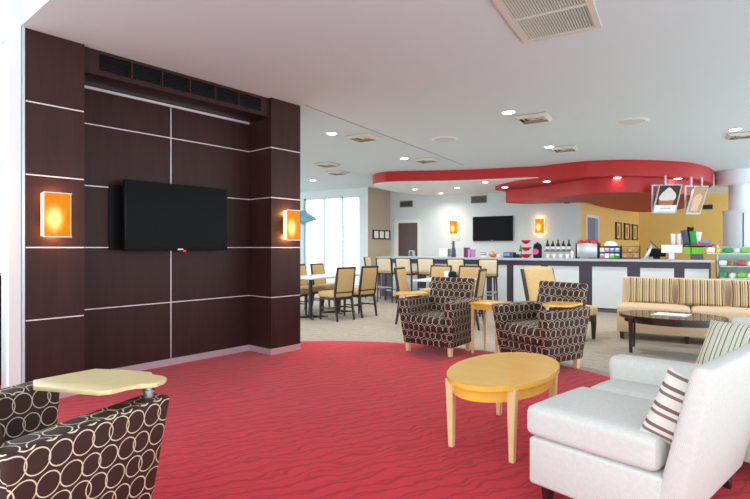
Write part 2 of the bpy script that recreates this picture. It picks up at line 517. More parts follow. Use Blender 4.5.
far = wall_pt(2.872, 0.55)
near = wall_pt(-0.03, -0.03)
nearb = wall_pt(-0.03, 0.55)
e = Vector((0.9873, -0.1591))
ceil_poly = [(near[0], near[1]), (near[0] + e.x * 11, near[1] + e.y * 11), (6.6, 19.65), (-2.0, 19.65), (-2.0, 13.6), (-7.9, 13.6), (-7.9, 12.5), (-12.6, 12.5), (-12.6, far[1]), (far[0], far[1]), (nearb[0], nearb[1])]
struct('ceiling', MB().prism(ceil_poly, CZ, CZ + 0.35), M['ceiling'])
struct('trim_1', MB().prism([(-3.905, 4.85), (-3.893, 4.85), (-3.855, 10.05), (-3.867, 10.05)], CZ - 0.004, CZ + 0.01), M['grey'], label='thin grey joint line in the ceiling')

# media wall: two pilasters with a recess between them
wall = MB()
wall.box(0, 0.4346, 0, 0.55, 0, CZ)
wall.box(2.427, 2.872, 0, 0.55, 0, CZ)
wall.box(0.4346, 2.427, 0.42, 0.55, 0, CZ)
wl = struct('wall_left', wall, M['wenge'], loc=WP, rot=(0, 0, WALL_RZ), label='dark wood veneered media wall with recessed centre')
st = MB(); t_ = 0.0048; p_ = 0.004
for z in (0.6703, 1.25, 1.8297, 2.4093):
    st.box(0.006, 0.428, -p_, 0.001, z - t_, z + t_)
    st.box(2.427 - p_, 2.866, -p_, 0.001, z - t_, z + t_)
    st.box(2.427 - p_, 2.428, 0, 0.42, z - t_, z + t_)
    st.box(0.436, 2.426, 0.42 - p_, 0.421, z - t_, z + t_)
st.box(1.431 - t_, 1.431 + t_, 0.42 - p_, 0.421, 0.08, 2.76)
st.box(0.44, 2.42, 0.405, 0.42, 2.735, 2.76)
st.build('metal_strip', M['strip'], wl)
bb = MB()
bb.box(0, 0.4346, -0.012, 0.0, 0, 0.075, 0.002, 1)
bb.box(2.415, 2.872, -0.012, 0.0, 0, 0.075, 0.002, 1)
bb.box(2.415, 2.427, 0, 0.42, 0, 0.075, 0.002, 1)
bb.box(0.4346, 2.42, 0.408, 0.42, 0, 0.075, 0.002, 1)
bb.box(0.4346, 0.446, 0, 0.41, 0, 0.075, 0.002, 1)
struct('baseboard_left', bb, M['base_metal'], loc=WP, rot=(0, 0, WALL_RZ), label='shiny metal baseboard of the media wall')
struct('trim_2', MB().box(-0.022, -0.002, -0.01, 0.55, 0, CZ), M['alu'], loc=WP, rot=(0, 0, WALL_RZ), label='pale aluminium edge trim of the media wall')
struct('trim_3', MB().box(-0.105, -0.026, 0.0, 0.08, 0, 4.6), M['white_paint'], loc=WP, rot=(0, 0, WALL_RZ), label='white window post beside the media wall')

# tall glazing on the left of the lounge, open sky outside
w1 = MB()
for y in (-4.0, -2.6, -1.2, 0.2, 1.1):
    w1.box(-6.03, -5.97, y - 0.03, y + 0.03, 0, 4.6)
w1.box(-6.05, -5.95, -4.1, 3.0, 0, 0.08); w1.box(-6.05, -5.95, -4.1, 3.0, 4.6, 4.75)
w1 = struct('window_1', w1, M['white_paint'], label='tall white framed glazing left of the media wall')
MB().box(-6.004, -5.996, -4.0, 3.0, 0.08, 4.6).build('glass_pane', M['glass'], w1)
# unseen high ceiling and drop wall, added to keep overhead sky light out
fa = (near[0] + e.x * 11, near[1] + e.y * 11)
struct('ceiling_sky_block', MB().prism([(-6.05, -5), (6.6, -5), (6.6, fa[1]), fa, (near[0], near[1]), (near[0], 3.2), (-6.05, 3.2)], 4.75, 4.9), M['ceiling'], label='unseen high ceiling blocking sky light over the near end of the lounge')
struct('wall_sky_block', MB().prism([(near[0], near[1] + 0.01), (fa[0], fa[1] + 0.01), (fa[0], fa[1] + 0.12), (near[0], near[1] + 0.12)], CZ + 0.35, 4.75), M['white_paint'], label='unseen drop wall closing off sky light above the ceiling edge')

# back and side walls
struct('wall_back', MB().prism([(-7.55, 13.4), (-2.07, 13.4), (-2.07, 13.6), (-7.7, 13.6), (-7.7, 13.4)], 0, CZ), M['wall_cool'], label='pale blue grey wall behind the bar')
struct('wall_corner', MB().prism([(-7.65, 12.36), (-7.5, 13.41), (-7.8, 13.41), (-7.8, 12.36)], 0, CZ), M['wall_beige'], label='beige wall beside the dark door')
ww = MB()
Y0, Y1 = 12.35, 12.5
ww.box(-7.93, -7.65, Y0, Y1, 0, CZ); ww.box(-10.0, -7.93, Y0, Y1, 2.77, CZ); ww.box(-10.0, -7.93, Y0, Y1, 0, 0.1)
ww.box(-10.25, -10.0, Y0, Y1, 0, CZ); ww.box(-12.6, -10.25, Y0, Y1, 2.77, CZ); ww.box(-12.6, -10.25, Y0, Y1, 0, 0.1)
struct('wall_window', ww, M['wall_cool'], label='pale wall around the tall dining windows')
w2 = MB()
for x in (-9.97, -9.25, -8.57, -7.955): w2.box(x - 0.022, x + 0.022, Y0 + 0.04, Y0 + 0.1, 0.1, 2.77)
w2.box(-10, -7.93, Y0 + 0.04, Y0 + 0.1, 0.1, 0.16); w2.box(-10, -7.93, Y0 + 0.04, Y0 + 0.1, 2.72, 2.77)
w2 = struct('window_2', w2, M['alu'], label='three pane window behind the dining tables')
MB().box(-9.97, -7.955, Y0 + 0.068, Y0 + 0.074, 0.12, 2.75).build('glass_pane', M['glass'], w2)
w3 = MB()
for x in (-12.5, -11.8, -11.1, -10.28): w3.box(x - 0.03, x + 0.03, Y0 + 0.04, Y0 + 0.1, 0.1, 2.77)
w3.box(-12.5, -10.25, Y0 + 0.04, Y0 + 0.1, 2.72, 2.77)
w3 = struct('window_3', w3, M['grey'], label='dining window left of the corner post')
# angled yellow side wall and the far yellow wall behind the bar
SP = Vector((-2.07, 13.4, 0)); SE = Vector((-1.15, 19.5, 0)); SRZ = math.atan2(SE.y - SP.y, SE.x - SP.x)
sw = MB(); L = (SE - SP).length
sw.box(0, 0.40, 0, 0.12, 0, CZ); sw.box(0.40, 1.48, 0, 0.12, 2.1, CZ); sw.box(1.48, L, 0, 0.12, 0, CZ)
struct('wall_side', sw, M['wall_yellow'], loc=SP, rot=(0, 0, SRZ), label='yellow side wall beyond the bar')
struct('wall_far', MB().box(-1.15, 6.5, 19.5, 19.65, 0, CZ), M['wall_yellow'], label='far yellow wall behind the snack counter')
d2 = MB(); d2.box(0.40, 0.47, -0.02, 0.12, 0, 2.1); d2.box(1.41, 1.48, -0.02, 0.12, 0, 2.1); d2.box(0.47, 1.41, -0.02, 0.12, 2.03, 2.1)
d2 = struct('door_2', d2, M['white_paint'], loc=SP, rot=(0, 0, SRZ), label='white framed doorway in the yellow side wall')
MB().box(0.47, 1.41, 0.07, 0.11, 0, 2.03).build('door_leaf', M['blue_door'], d2)
d1 = MB(); d1.box(-7.34, -7.2, 13.36, 13.4, 0, 2.08); d1.box(-6.56, -6.46, 13.36, 13.4, 0, 2.08); d1.box(-7.2, -6.56, 13.36, 13.4, 1.98, 2.08)
d1 = struct('door_1', d1, M['white_paint'], label='dark door in a white frame behind the bar')
dl = MB().box(-7.2, -6.56, 13.37, 13.4, 0, 1.98).build('door_leaf', M['door'], d1)
MB().lathe([(0.0, -0.05), (0.03, -0.045), (0.035, -0.03), (0.012, -0.02), (0.012, 0.02)], (0, 0, 0), 12, 0, Matrix.Translation((-6.63, 13.35, 1.0)) @ Matrix.Rotation(-PI / 2, 4, 'X')).build('door_handle', M['steel'], dl)

# ------------------------------------------------------------------ red ceiling bulkheads
def soffit(label, polyg, z0, z1, under):
    xs = sum(p[0] for p in polyg) / len(polyg); ys = sum(p[1] for p in polyg) / len(polyg)
    t = thing('ceiling_bulkhead', label, 'bulkhead', (xs, ys, z1), 0)
    pl = [(p[0] - xs, p[1] - ys) for p in polyg]
    MB().prism(pl, z0 - z1 + 0.012, -0.001).build('fascia', M['red'], t)
    ins = [(p[0] * 0.998, p[1] * 0.998) for p in pl]
    MB().prism(ins, z0 - z1, z0 - z1 + 0.012).build('underside', under, t)
    return t
front = [(-6.40, 10.62), (-6.28, 10.36), (-6.06, 10.15), (-5.74, 10.03), (-5.4, 10.13), (-5.0, 10.31), (-4.6, 10.5), (-4.2, 10.65), (-3.75, 10.78), (-3.3, 10.86), (-3.0, 10.91), (-2.55, 11.06), (-2.3, 11.3)]
soffit('long low red bulkhead with white underside at the left of the bar', front + [(-2.2, 13.39), (-6.12, 13.39), (-6.4, 12.6), (-6.52, 11.8), (-6.5, 11.1)], 2.74, CZ, M['white_paint'])
Bp = spline([(-3.85, 12.35), (-3.62, 11.78), (-3.1, 11.3), (-2.41, 11.01), (-1.7, 10.87), (-1.33, 10.93), (-0.85, 11.13), (-0.31, 11.55), (0.21, 12.15), (0.58, 13.1), (0.68, 14.0), (0.45, 15.3), (-0.2, 16.3), (-1.2, 16.8), (-1.9, 16.2), (-2.04, 14.4), (-2.2, 13.35), (-3.3, 13.3)])
soffit('wide curved upper red bulkhead over the bar', Bp, 2.667, CZ - 0.002, M['red_dark'])
Cp = spline([(-3.66, 12.5), (-3.45, 12.27), (-2.76, 12.0), (-2.11, 11.52), (-1.55, 11.22), (-1.05, 11.25), (-0.656, 11.49), (-0.2, 11.95), (0.22, 12.6), (0.45, 13.6), (0.45, 15.0), (0.2, 16.6), (-0.3, 17.9), (-1.0, 17.9), (-1.5, 16.5), (-1.85, 14.6), (-2.0, 13.35), (-3.2, 13.1)])
soffit('lower red bulkhead ring hanging under the upper one', Cp, 2.36, 2.666, M['red_dark'])

# ------------------------------------------------------------------ ceiling fittings
def grille(label, x, y, w, l, nsec, rz=0, group=None, z=CZ):
    t = thing('ceiling_vent', label, 'vent', (x, y, z), rz, group)
    f = MB(); b = 0.045; d = -0.018
    f.box(-w / 2, w / 2, -l / 2, -l / 2 + b, d, 0); f.box(-w / 2, w / 2, l / 2 - b, l / 2, d, 0)
    f.box(-w / 2, -w / 2 + b, -l / 2 + b, l / 2 - b, d, 0); f.box(w / 2 - b, w / 2, -l / 2 + b, l / 2 - b, d, 0)
    il = l - 2 * b
    for k in range(1, nsec):
        yy = -il / 2 + il * k / nsec; f.box(-w / 2 + b, w / 2 - b, yy - 0.012, yy + 0.012, d, 0)
    f.build('frame', M['vent'], t)
    MB().box(-w / 2 + b, w / 2 - b, -il / 2, il / 2, -0.004, -0.001).build('backing', M['vent_dark'], t)
    s = MB(); n = 26
    for k in range(n):
        xx = -w / 2 + b + (w - 2 * b) * (k + 0.5) / n
        s.hexa([(xx - 0.006, -il / 2, -0.015), (xx - 0.002, -il / 2, -0.015), (xx - 0.002, il / 2, -0.015), (xx - 0.006, il / 2, -0.015)],
               [(xx + 0.001, -il / 2, -0.004), (xx + 0.005, -il / 2, -0.004), (xx + 0.005, il / 2, -0.004), (xx + 0.001, il / 2, -0.004)])
    s.build('slats', M['vent'], t)
    return t
grille('large louvred return air grille in the ceiling nearest the viewer', -0.81, 3.42, 0.60, 1.76, 4)

def diffuser(label, x, y, group='square ceiling diffusers'):
    t = thing('ceiling_diffuser', label, 'vent', (x, y, CZ), 0, group)
    f = MB()
    for k, (o, i, dz) in enumerate(((0.21, 0.165, 0.0), (0.145, 0.11, 0.012), (0.09, 0.055, 0.018))):
        for a in range(4):
            mt = Matrix.Rotation(a * PI / 2, 4, 'Z')
            f.hexa([(-o, -o, -0.012), (o, -o, -0.012), (i, -i, -0.045 + dz), (-i, -i, -0.045 + dz)],
                   [(-o, -o, -0.006), (o, -o, -0.006), (i, -i, -0.036 + dz), (-i, -i, -0.036 + dz)], 0, 1, 0, mt)
    f.box(-0.04, 0.04, -0.04, 0.04, -0.03, -0.024)
    f.build('vanes', M['vent'], t)
    MB().box(-0.2, 0.2, -0.2, 0.2, -0.005, -0.001).build('backing', M['vent_dark'], t)
    return t
for lab, x, y in (('square ceiling diffuser next to a downlight in front of the red bulkhead step', -1.65, 6.86),
                  ('small square ceiling diffuser just before the wide red bulkhead', -1.70, 9.27),
                  ('square ceiling diffuser right of the media wall top corner', -4.24, 6.70),
                  ('square ceiling diffuser just before the long low red bulkhead', -4.25, 9.07),
                  ('square ceiling diffuser at the right edge of the view', 0.86, 9.55),
                  ('nearer of two far diffusers over the dining tables', -6.25, 8.49),
                  ('farther of two far diffusers over the dining tables', -6.72, 9.52)):
    diffuser(lab, x, y)
def speaker_disc(label, x, y):
    t = thing('ceiling_speaker', label, 'speaker', (x, y, CZ), 0, 'round ceiling speakers')
    MB().lathe([(0.0, -0.012), (0.17, -0.012), (0.2, -0.009), (0.215, -0.001)], seg=32).build('bezel', M['white_paint'], t)
    MB().lathe([(0.0, -0.016), (0.165, -0.016), (0.17, -0.011)], seg=32).build('grille', plain('speaker_grille', rgb(200, 200, 202), 0.7), t)
speaker_disc('round white ceiling speaker on the right before the wide red bulkhead', -0.54, 7.76)
speaker_disc('round white ceiling speaker left of the ceiling centre', -3.2, 7.5)

def downlight(label, x, y, z=CZ, r=0.075, w=14, group='recessed ceiling downlights'):
    t = thing('downlight', label, 'ceiling light', (x, y, z), 0, group)
    MB().lathe([(r, -0.001), (r + 0.018, -0.002), (r + 0.02, -0.008), (r + 0.006, -0.012), (r, -0.008)], seg=24).build('trim_ring', M['white_paint'], t)
    MB().lathe([(0.0, -0.022), (r * 0.6, -0.02), (r, -0.012), (r, -0.001), (0, -0.001)], seg=24).build('lens', M['lamp'], t)
    ld = bpy.data.lights.new('downlight_lamp', 'AREA'); ld.shape = 'DISK'; ld.size = r * 2; ld.energy = w
    ld.color = (1.0, 0.95, 0.87); ld.spread = R(150)
    lo = bpy.data.objects.new('downlight_lamp', ld); COL.objects.link(lo); lo.parent = t; lo.location = (0, 0, -0.03)
    return t
for lab, x, y in (('downlight beside the diffuser before the red bulkhead step', -1.86, 6.42),
                  ('downlight beside the small diffuser at the wide red bulkhead', -1.90, 8.98),
                  ('downlight near the media wall top right corner', -4.5, 6.23),
                  ('downlight just before the long low red bulkhead', -4.55, 8.69),
                  ('downlight at the right edge above the snack counter', 0.72, 9.06),
                  ('far downlight over the dining windows', -8.05, 10.32)):
    downlight(lab, x, y, w=20)
for lab, x, y in (('bulkhead downlight at the left tip of the lower red ring', -3.474, 11.709),
                  ('bulkhead downlight above the lit bottle shelf', -2.40, 11.12),
                  ('bulkhead downlight above the tea box display', -1.05, 11.25),
                  ('bulkhead downlight right of the hanging cream dessert sign', 0.0, 12.05)):
    downlight(lab, x, y, 2.667, 0.07, 2.5, 'downlights under the red bulkheads')
for lab, x, y in (('left front downlight under the long bulkhead', -5.74, 11.55),
                  ('middle downlight under the long bulkhead', -4.70, 11.80),
                  ('right front downlight under the long bulkhead', -3.75, 11.1),
                  ('rear left downlight under the long bulkhead', -5.55, 12.75)):
    downlight(lab, x, y, 2.74, 0.06, 10, 'downlights under the red bulkheads')

# ------------------------------------------------------------------ media wall fittings
t = thing('air_conditioner', 'dark wood air conditioner casing with black louvres above the large television', 'air conditioner', wall_pt(0, 0), WALL_RZ)
c = MB(); s0, s1, n0, n1 = 0.4366, 2.425, 0.04, 0.418
c.box(s0, s1, n0, n1, 2.765, 2.812); c.box(s0, s1, n0, n1, 2.955, CZ - 0.002)
c.box(s0, 0.567, n0, n1, 2.812, 2.955); c.box(2.313, s1, n0, n1, 2.812, 2.955)
c.build('casing', M['wenge_plain'], t)
c = MB().box(0.567, 2.313, 0.09, 0.12, 2.812, 2.955); c.build('recess', M['black'], t)
lv = MB()
for k in range(8):
    z = 2.82 + k * 0.0175
    lv.hexa([(0.567, 0.05, z), (2.313, 0.05, z), (2.313, 0.085, z + 0.008), (0.567, 0.085, z + 0.008)], [(0.567, 0.05, z + 0.003), (2.313, 0.05, z + 0.003), (2.313, 0.085, z + 0.011), (0.567, 0.085, z + 0.011)])
lv.build('louvres', plain('louvre_black', rgb(40, 36, 38), 0.4), t)
for k in range(1, 6):
    s = 0.567 + (2.313 - 0.567) * k / 6
    MB().box(s - 0.008, s + 0.008, 0.045, 0.09, 2.812, 2.955).build('divider', M['wenge_plain'], t)

def television(name, label, loc, rz, w, h, th, plate=None, gap=0.0):
    t = thing(name, label, 'television', loc, rz)
    hs = MB().box(-w / 2, w / 2, 0, th, 0, h, 0.006, 2).build('housing', M['black'], t)
    MB().box(-w / 2 + 0.018, w / 2 - 0.018, -0.003, 0.001, 0.03, h - 0.018).build('screen', M['screen'], t)
    MB().box(-0.03, 0.03, -0.006, 0.002, 0.006, 0.02, 0.002, 1).build('badge', M['strip'], hs)
    return t
px_, py_, _ = wall_pt(1.44, 0.24)
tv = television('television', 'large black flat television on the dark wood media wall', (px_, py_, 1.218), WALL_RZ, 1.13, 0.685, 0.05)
MB().box(-0.64, 0.40, 0.165, 0.178, 0.01, 0.64, 0.003, 1).build('shadow_plate', M['black'], tv)  # black sheet in place of the shadow the television casts on the wall
MB().box(-0.12, 0.12, 0.045, 0.17, 0.2, 0.44, 0.01, 1).build('mount_arm', M['black'], tv)
MB().box(0.035, 0.06, -0.008, 0.01, -0.012, 0.004, 0.002, 1).build('status_light', emit('red_status_light', rgb(255, 30, 30), 1.0), tv)
television('television', 'smaller black television on the pale wall behind the bar', (-4.303, 13.325, 1.43), 0, 1.10, 0.665, 0.0748)

def sconce(label, loc, rz, w, h, d, watts):
    t = thing('wall_sconce', label, 'wall lamp', loc, rz)
    MB().box(-w * 0.35, w * 0.35, -0.02, -0.001, -h * 0.3, h * 0.3, 0.003, 1).build('back_plate', M['steel'], t)
    MB().box(-w / 2, w / 2, -d, -d + 0.012, -h / 2, h / 2, 0.002, 1).build('front_glass', M['orange_glass'], t)
    for x in (-w / 2, w / 2):
        MB().box(x - 0.006, x + 0.004, -d + 0.002, -0.045, -h / 2, h / 2, 0.002, 1).build('side_glass', M['sconce_white'], t)
    for z in (-h / 2 - 0.008, h / 2):
        MB().box(-w / 2 - 0.008, w / 2 + 0.008, -d - 0.004, -d + 0.014, z, z + 0.008, 0.001, 1).build('metal_rail', M['steel'], t)
    MB().box(-0.03, 0.03, -d + 0.012, -0.01, -0.01, 0.01).build('bracket', M['steel'], t)
    for z in (-h / 2 + 0.03, h / 2 - 0.03):
        ld = bpy.data.lights.new('sconce_bulb', 'POINT'); ld.energy = watts; ld.color = (1.0, 0.55, 0.18); ld.shadow_soft_size = 0.03
        lo = bpy.data.objects.new('sconce_bulb', ld); COL.objects.link(lo); lo.parent = t; lo.location = (0, -d * 0.5, z)
    return t
sconce('orange glass wall sconce on the left end of the media wall', wall_pt(0.195, -0.001, 1.513), WALL_RZ, 0.19, 0.345, 0.11, 3.0)
sconce('orange glass wall sconce on the right end of the media wall', wall_pt(2.665, -0.001, 1.513), WALL_RZ, 0.19, 0.345, 0.11, 3.0)
sconce('small orange sconce left of the television behind the bar', (-5.41, 13.398, 1.816), 0, 0.22, 0.36, 0.1, 1.6)
sconce('small orange sconce above the bottle shelf', (-3.05, 13.398, 1.806), 0, 0.22, 0.36, 0.1, 1.6)

# ------------------------------------------------------------------ back wall details
def wall_vent(label, x, z, w, h, loc_y=13.4, rz=0):
    t = thing('wall_vent', label, 'vent', (x, loc_y - 0.001, z), rz)
    f = MB(); f.box(-w / 2, w / 2, -0.015, 0, h / 2 - 0.02, h / 2); f.box(-w / 2, w / 2, -0.015, 0, -h / 2, -h / 2 + 0.02)
    f.box(-w / 2, -w / 2 + 0.02, -0.015, 0, -h / 2, h / 2); f.box(w / 2 - 0.02, w / 2, -0.015, 0, -h / 2, h / 2)
    f.build('frame', plain('vent_frame_grey', rgb(150, 148, 140), 0.5), t)
    s = MB()
    for k in range(9):
        z0 = -h / 2 + 0.02 + (h - 0.04) * k / 9
        s.hexa([(-w / 2 + 0.02, -0.012, z0), (w / 2 - 0.02, -0.012, z0), (w / 2 - 0.02, -0.002, z0 + 0.01), (-w / 2 + 0.02, -0.002, z0 + 0.01)],
               [(-w / 2 + 0.02, -0.012, z0 + 0.006), (w / 2 - 0.02, -0.012, z0 + 0.006), (w / 2 - 0.02, -0.002, z0 + 0.016), (-w / 2 + 0.02, -0.002, z0 + 0.016)])
    s.build('slats', M['vent_dark'], t)
wall_vent('grey wall vent above the dark door', -6.945, 2.548, 0.44, 0.2)
wall_vent('grey wall vent above the smaller television', -4.70, 2.573, 0.46, 0.21)
wall_vent('dark vent high on the far yellow wall', 0.82, 2.558, 0.3, 0.17, 19.5)

t = thing('picture_frame', 'black triple frame with three white sheets on the beige wall', 'picture', (-7.562, 12.97, 1.63), PI / 2 - 0.142)
f = MB(); W_, H_ = 0.78, 0.27
for x in (-W_ / 2, -W_ / 6, W_ / 6, W_ / 2): f.box(x - 0.022, x + 0.022, -0.025, 0, -H_ / 2, H_ / 2)
f.box(-W_ / 2, W_ / 2, -0.025, 0, H_ / 2 - 0.03, H_ / 2); f.box(-W_ / 2, W_ / 2, -0.025, 0, -H_ / 2, -H_ / 2 + 0.03)
f.build('frame', M['black'], t)
for k in range(3):
    x = -W_ / 3 + k * W_ / 3
    MB().box(x - 0.12, x + 0.12, -0.012, -0.004, -0.11, 0.11).build('sheet', M['paper'], t)

for k, (s0, s1) in enumerate(((3.15, 3.77), (4.12, 4.81), (5.14, 5.85))):
    w = s1 - s0; s = (s0 + s1) / 2
    p = (SP.x + s * math.cos(SRZ), SP.y + s * math.sin(SRZ))
    off = (0.001 * math.sin(SRZ), -0.001 * math.cos(SRZ))
    t = thing('picture_frame', ('dark framed tan print on the yellow side wall, nearest the doorway', 'dark framed tan print on the yellow side wall, middle of three', 'dark framed tan print on the yellow side wall, farthest back')[k], 'picture', (p[0] + off[0], p[1] + off[1], 1.75), SRZ, 'framed prints on the yellow wall')
    f = MB(); h = 0.52
    f.box(-w / 2, -w / 2 + 0.09, -0.04, 0, -h / 2, h / 2); f.box(w / 2 - 0.09, w / 2, -0.04, 0, -h / 2, h / 2)
    f.box(-w / 2, w / 2, -0.04, 0, h / 2 - 0.04, h / 2); f.box(-w / 2, w / 2, -0.04, 0, -h / 2, -h / 2 + 0.04)
    f.build('frame', M['frame_dark'], t)
    MB().box(-w / 2 + 0.09, w / 2 - 0.09, -0.02, -0.005, -h / 2 + 0.04, h / 2 - 0.04).build('mat_board', plain('mat_board', rgb(224, 190, 120), 0.7), t)
    MB().box(-0.07, 0.07, -0.024, -0.018, -h * 0.28, h * 0.28).build('print', plain('print_brown', rgb(150, 110, 60), 0.7, var=0.4, nscale=5), t)

def wall_speaker(label, loc, rz):
    t = thing('wall_speaker', label, 'speaker', loc, rz)
    MB().box(-0.02, 0.02, -0.1, -0.001, -0.02, 0.02).build('bracket', M['black'], t)
    MB().lathe([(0.0, -0.1), (0.07, -0.1), (0.1, -0.05), (0.11, 0.05), (0.08, 0.1), (0, 0.105)], (0, -0.14, 0), 20).build('cabinet', M['black'], t)
wall_speaker('small black speaker on the pale wall right of the bottle shelf', (-2.37, 13.4, 2.45), 0)
q = (SP.x + 1.75 * math.cos(SRZ), SP.y + 1.75 * math.sin(SRZ))
wall_speaker('small black speaker above the doorway in the yellow side wall', (q[0], q[1], 2.50), SRZ)

# small shelf lamp in blue glass by the dining window
t = thing('wall_lamp', 'pale blue wedge shaped glass wall light by the dining window', 'wall lamp', (-9.96, 12.35, 1.9), 0)
MB().hexa([(-0.1, -0.02, 0.05), (0.05, -0.3, 0.12), (0.5, -0.03, 0.2), (0.02, -0.001, 0.1)], [(-0.1, -0.02, 0.5), (0.05, -0.3, 0.45), (0.5, -0.03, 0.24), (0.02, -0.001, 0.5)], 0.01, 2).build('shade', M['blue_glass'], t)
MB().box(-0.08, 0.02, -0.05, -0.001, 0.1, 0.45).build('bracket', M['steel'], t)

# ------------------------------------------------------------------ armchairs with tablet arms
RC = (-2.12, 0.97); RRZ = R(190)
tab_world = [(-2.196, 1.021), (-2.172, 1.256), (-2.04, 1.31), (-1.905, 1.344), (-1.885, 1.318), (-1.85, 1.322), (-1.807, 1.330), (-1.772, 1.318), (-1.745, 1.285), (-1.735, 1.245), (-1.755, 1.215), (-1.79, 1.195), (-1.802, 1.157), (-1.792, 1.1), (-1.818, 1.062), (-2.101, 0.977)]
tab_loc = []
for x, y in tab_world:
    dx, dy = x - RC[0], y - RC[1]
    tab_loc.append((dx * math.cos(-RRZ) - dy * math.sin(-RRZ), dx * math.sin(-RRZ) + dy * math.cos(-RRZ)))

def armchair(label, loc, rz, side=1, tab=0.0, tz=0.70):
    t = thing('armchair', label, 'armchair', loc, rz, 'ring patterned armchairs')
    MB().hexa([(-0.25, -0.25, 0.1), (0.25, -0.25, 0.1), (0.25, 0.25, 0.1), (-0.25, 0.25, 0.1)], [(-0.26, -0.275, 0.3), (0.26, -0.275, 0.3), (0.26, 0.25, 0.3), (-0.26, 0.25, 0.3)], 0.012, 2).build('seat_base', M['ring'], t)
    MB().rbox(0.5, 0.55, 0.17, 0.05, (0, 0.012, 0.02), mat=Matrix.Translation((0, -0.04, 0.355))).build('seat_cushion', M['ring'], t)
    for s in (-1, 1):
        bot = [(s * 0.225, -0.27), (s * 0.325, -0.27), (s * 0.325, 0.27), (s * 0.225, 0.27)]
        mid = [(s * 0.255, -0.335), (s * 0.385, -0.335), (s * 0.385, 0.33), (s * 0.255, 0.33)]
        if s < 0: bot = bot[::-1]; mid = mid[::-1]
        MB().hexa([(x, y, 0.1) for x, y in bot], [(x, y, 0.635) for x, y in mid], 0.022, 3).build('arm', M['ring'], t)
    MB().hexa([(-0.26, 0.15, 0.25), (0.26, 0.15, 0.25), (0.26, 0.30, 0.1), (-0.26, 0.30, 0.1)], [(-0.295, 0.32, 0.87), (0.295, 0.32, 0.87), (0.295, 0.42, 0.86), (-0.295, 0.42, 0.86)], 0.025, 3).build('backrest', M['ring'], t)
    for sx in (-1, 1):
        for sy in (-0.225, 0.22):
            MB().leg(sx * 0.285, sy, 0, 0.11, 0.022, 0.027).build('foot', M['maple'], t)
    # writing tablet on a metal pivot
    px, py = side * -0.32 * -1 * -1, -0.27
    px = -0.32 * side
    tp = [(x * side, y) for x, y in tab_loc]
    if tab:
        tp = [((x - px) * math.cos(tab) - (y - py) * math.sin(tab) + px, (x - px) * math.sin(tab) + (y - py) * math.cos(tab) + py) for x, y in tp]
    tb = MB().prism(tp, tz, tz + 0.018, 0.004, 2).build('writing_tablet', M['pale_maple'] if tab == 0 and side == 1 else M['honey'], t)
    pv = MB().lathe([(0.018, 0.62), (0.018, 0.655), (0.026, 0.656), (0.026, 0.664), (0.014, 0.665), (0.014, tz + 0.001)], (px, py, 0), 16)
    pv.build('pivot', M['steel'], tb)
    return t
armchair('ring patterned armchair at the near left corner of the red carpet', (RC[0], RC[1], 0.0065), RRZ)
armchair('ring patterned armchair left of the small side table', (-2.48, 5.62, 0.0065), R(-6), 1, R(62), 0.675)
armchair('ring patterned armchair right of the small side table', (-1.25, 5.47, 0.0065), R(-28), -1, R(-66), 0.675)

# ------------------------------------------------------------------ occasional tables
t = thing('side_table', 'tall square maple side table between the two armchairs', 'table', (-1.90, 5.82, 0.0065), R(-6))
MB().box(-0.18, 0.18, -0.2, 0.2, 0.575, 0.6, 0.004, 2).build('tabletop', M['honey'], t)
ap = MB(); ap.box(-0.15, 0.15, -0.17, -0.152, 0.52, 0.576); ap.box(-0.15, 0.15, 0.152, 0.17, 0.52, 0.576); ap.box(-0.15, -0.132, -0.17, 0.17, 0.52, 0.576); ap.box(0.132, 0.15, -0.17, 0.17, 0.52, 0.576)
ap.build('apron', M['honey'], t)
for sx in (-1, 1):
    for sy in (-1, 1): MB().leg(sx * 0.148, sy * 0.168, 0, 0.576, 0.012, 0.018).build('leg', M['maple'], t)

t = thing('coffee_table', 'oval honey coloured wood coffee table on the red carpet', 'table', (-0.98, 3.3, 0.0065), -0.1)
TH = 0.455
MB().prism(ellipse(0.315, 0.545, 64), TH - 0.03, TH, 0.006, 3).build('tabletop', M['honey'], t)
ap = MB(); o_ = ellipse(0.285, 0.51, 64); i_ = ellipse(0.265, 0.49, 64)
tb = bmesh.new(); vs = []
for poly_, z in ((o_, TH - 0.10), (o_, TH - 0.029), (i_, TH - 0.029), (i_, TH - 0.10)): vs.append([tb.verts.new((x, y, z)) for x, y in poly_])
for a in range(4):
    A_, B_ = vs[a], vs[(a + 1) % 4]
    for k in range(64): tb.faces.new((A_[k], A_[(k + 1) % 64], B_[(k + 1) % 64], B_[k]))
bmesh.ops.recalc_face_normals(tb, faces=tb.faces[:])
ap._merge(tb); ap.build('apron', M['honey'], t)
for sx in (-1, 1):
    for sy in (-1, 1):
        MB().leg(sx * 0.20, sy * 0.375, 0, TH - 0.028, 0.017, 0.027, sx * -0.004, sy * -0.004, 0.005).build('leg', M['maple'], t)

t = thing('coffee_table', 'dark oval coffee table in front of the beige sofa', 'table', (-0.07, 6.93, 0), 0)
MB().prism(ellipse(0.56, 0.42, 56), 0.415, 0.45, 0.005, 2).build('tabletop', M['dark_wood'], t)
MB().prism(ellipse(0.50, 0.36, 56), 0.36, 0.416).build('apron', M['dark_wood'], t)
for sx in (-1, 1):
    for sy in (-1, 1): MB().leg(sx * 0.41, sy * 0.22, 0, 0.416, 0.018, 0.026).build('leg', M['dark_wood'], t)
mg = MB().prism([(-0.2, -0.14), (0.16, -0.16), (0.22, 0.1), (-0.12, 0.14)], 0, 0.006, 0.002, 1).build('magazine', M['paper'], loc=(-0.08, 6.98, 0.451))
tag(mg, 'white open papers lying on the dark oval table', 'magazine')

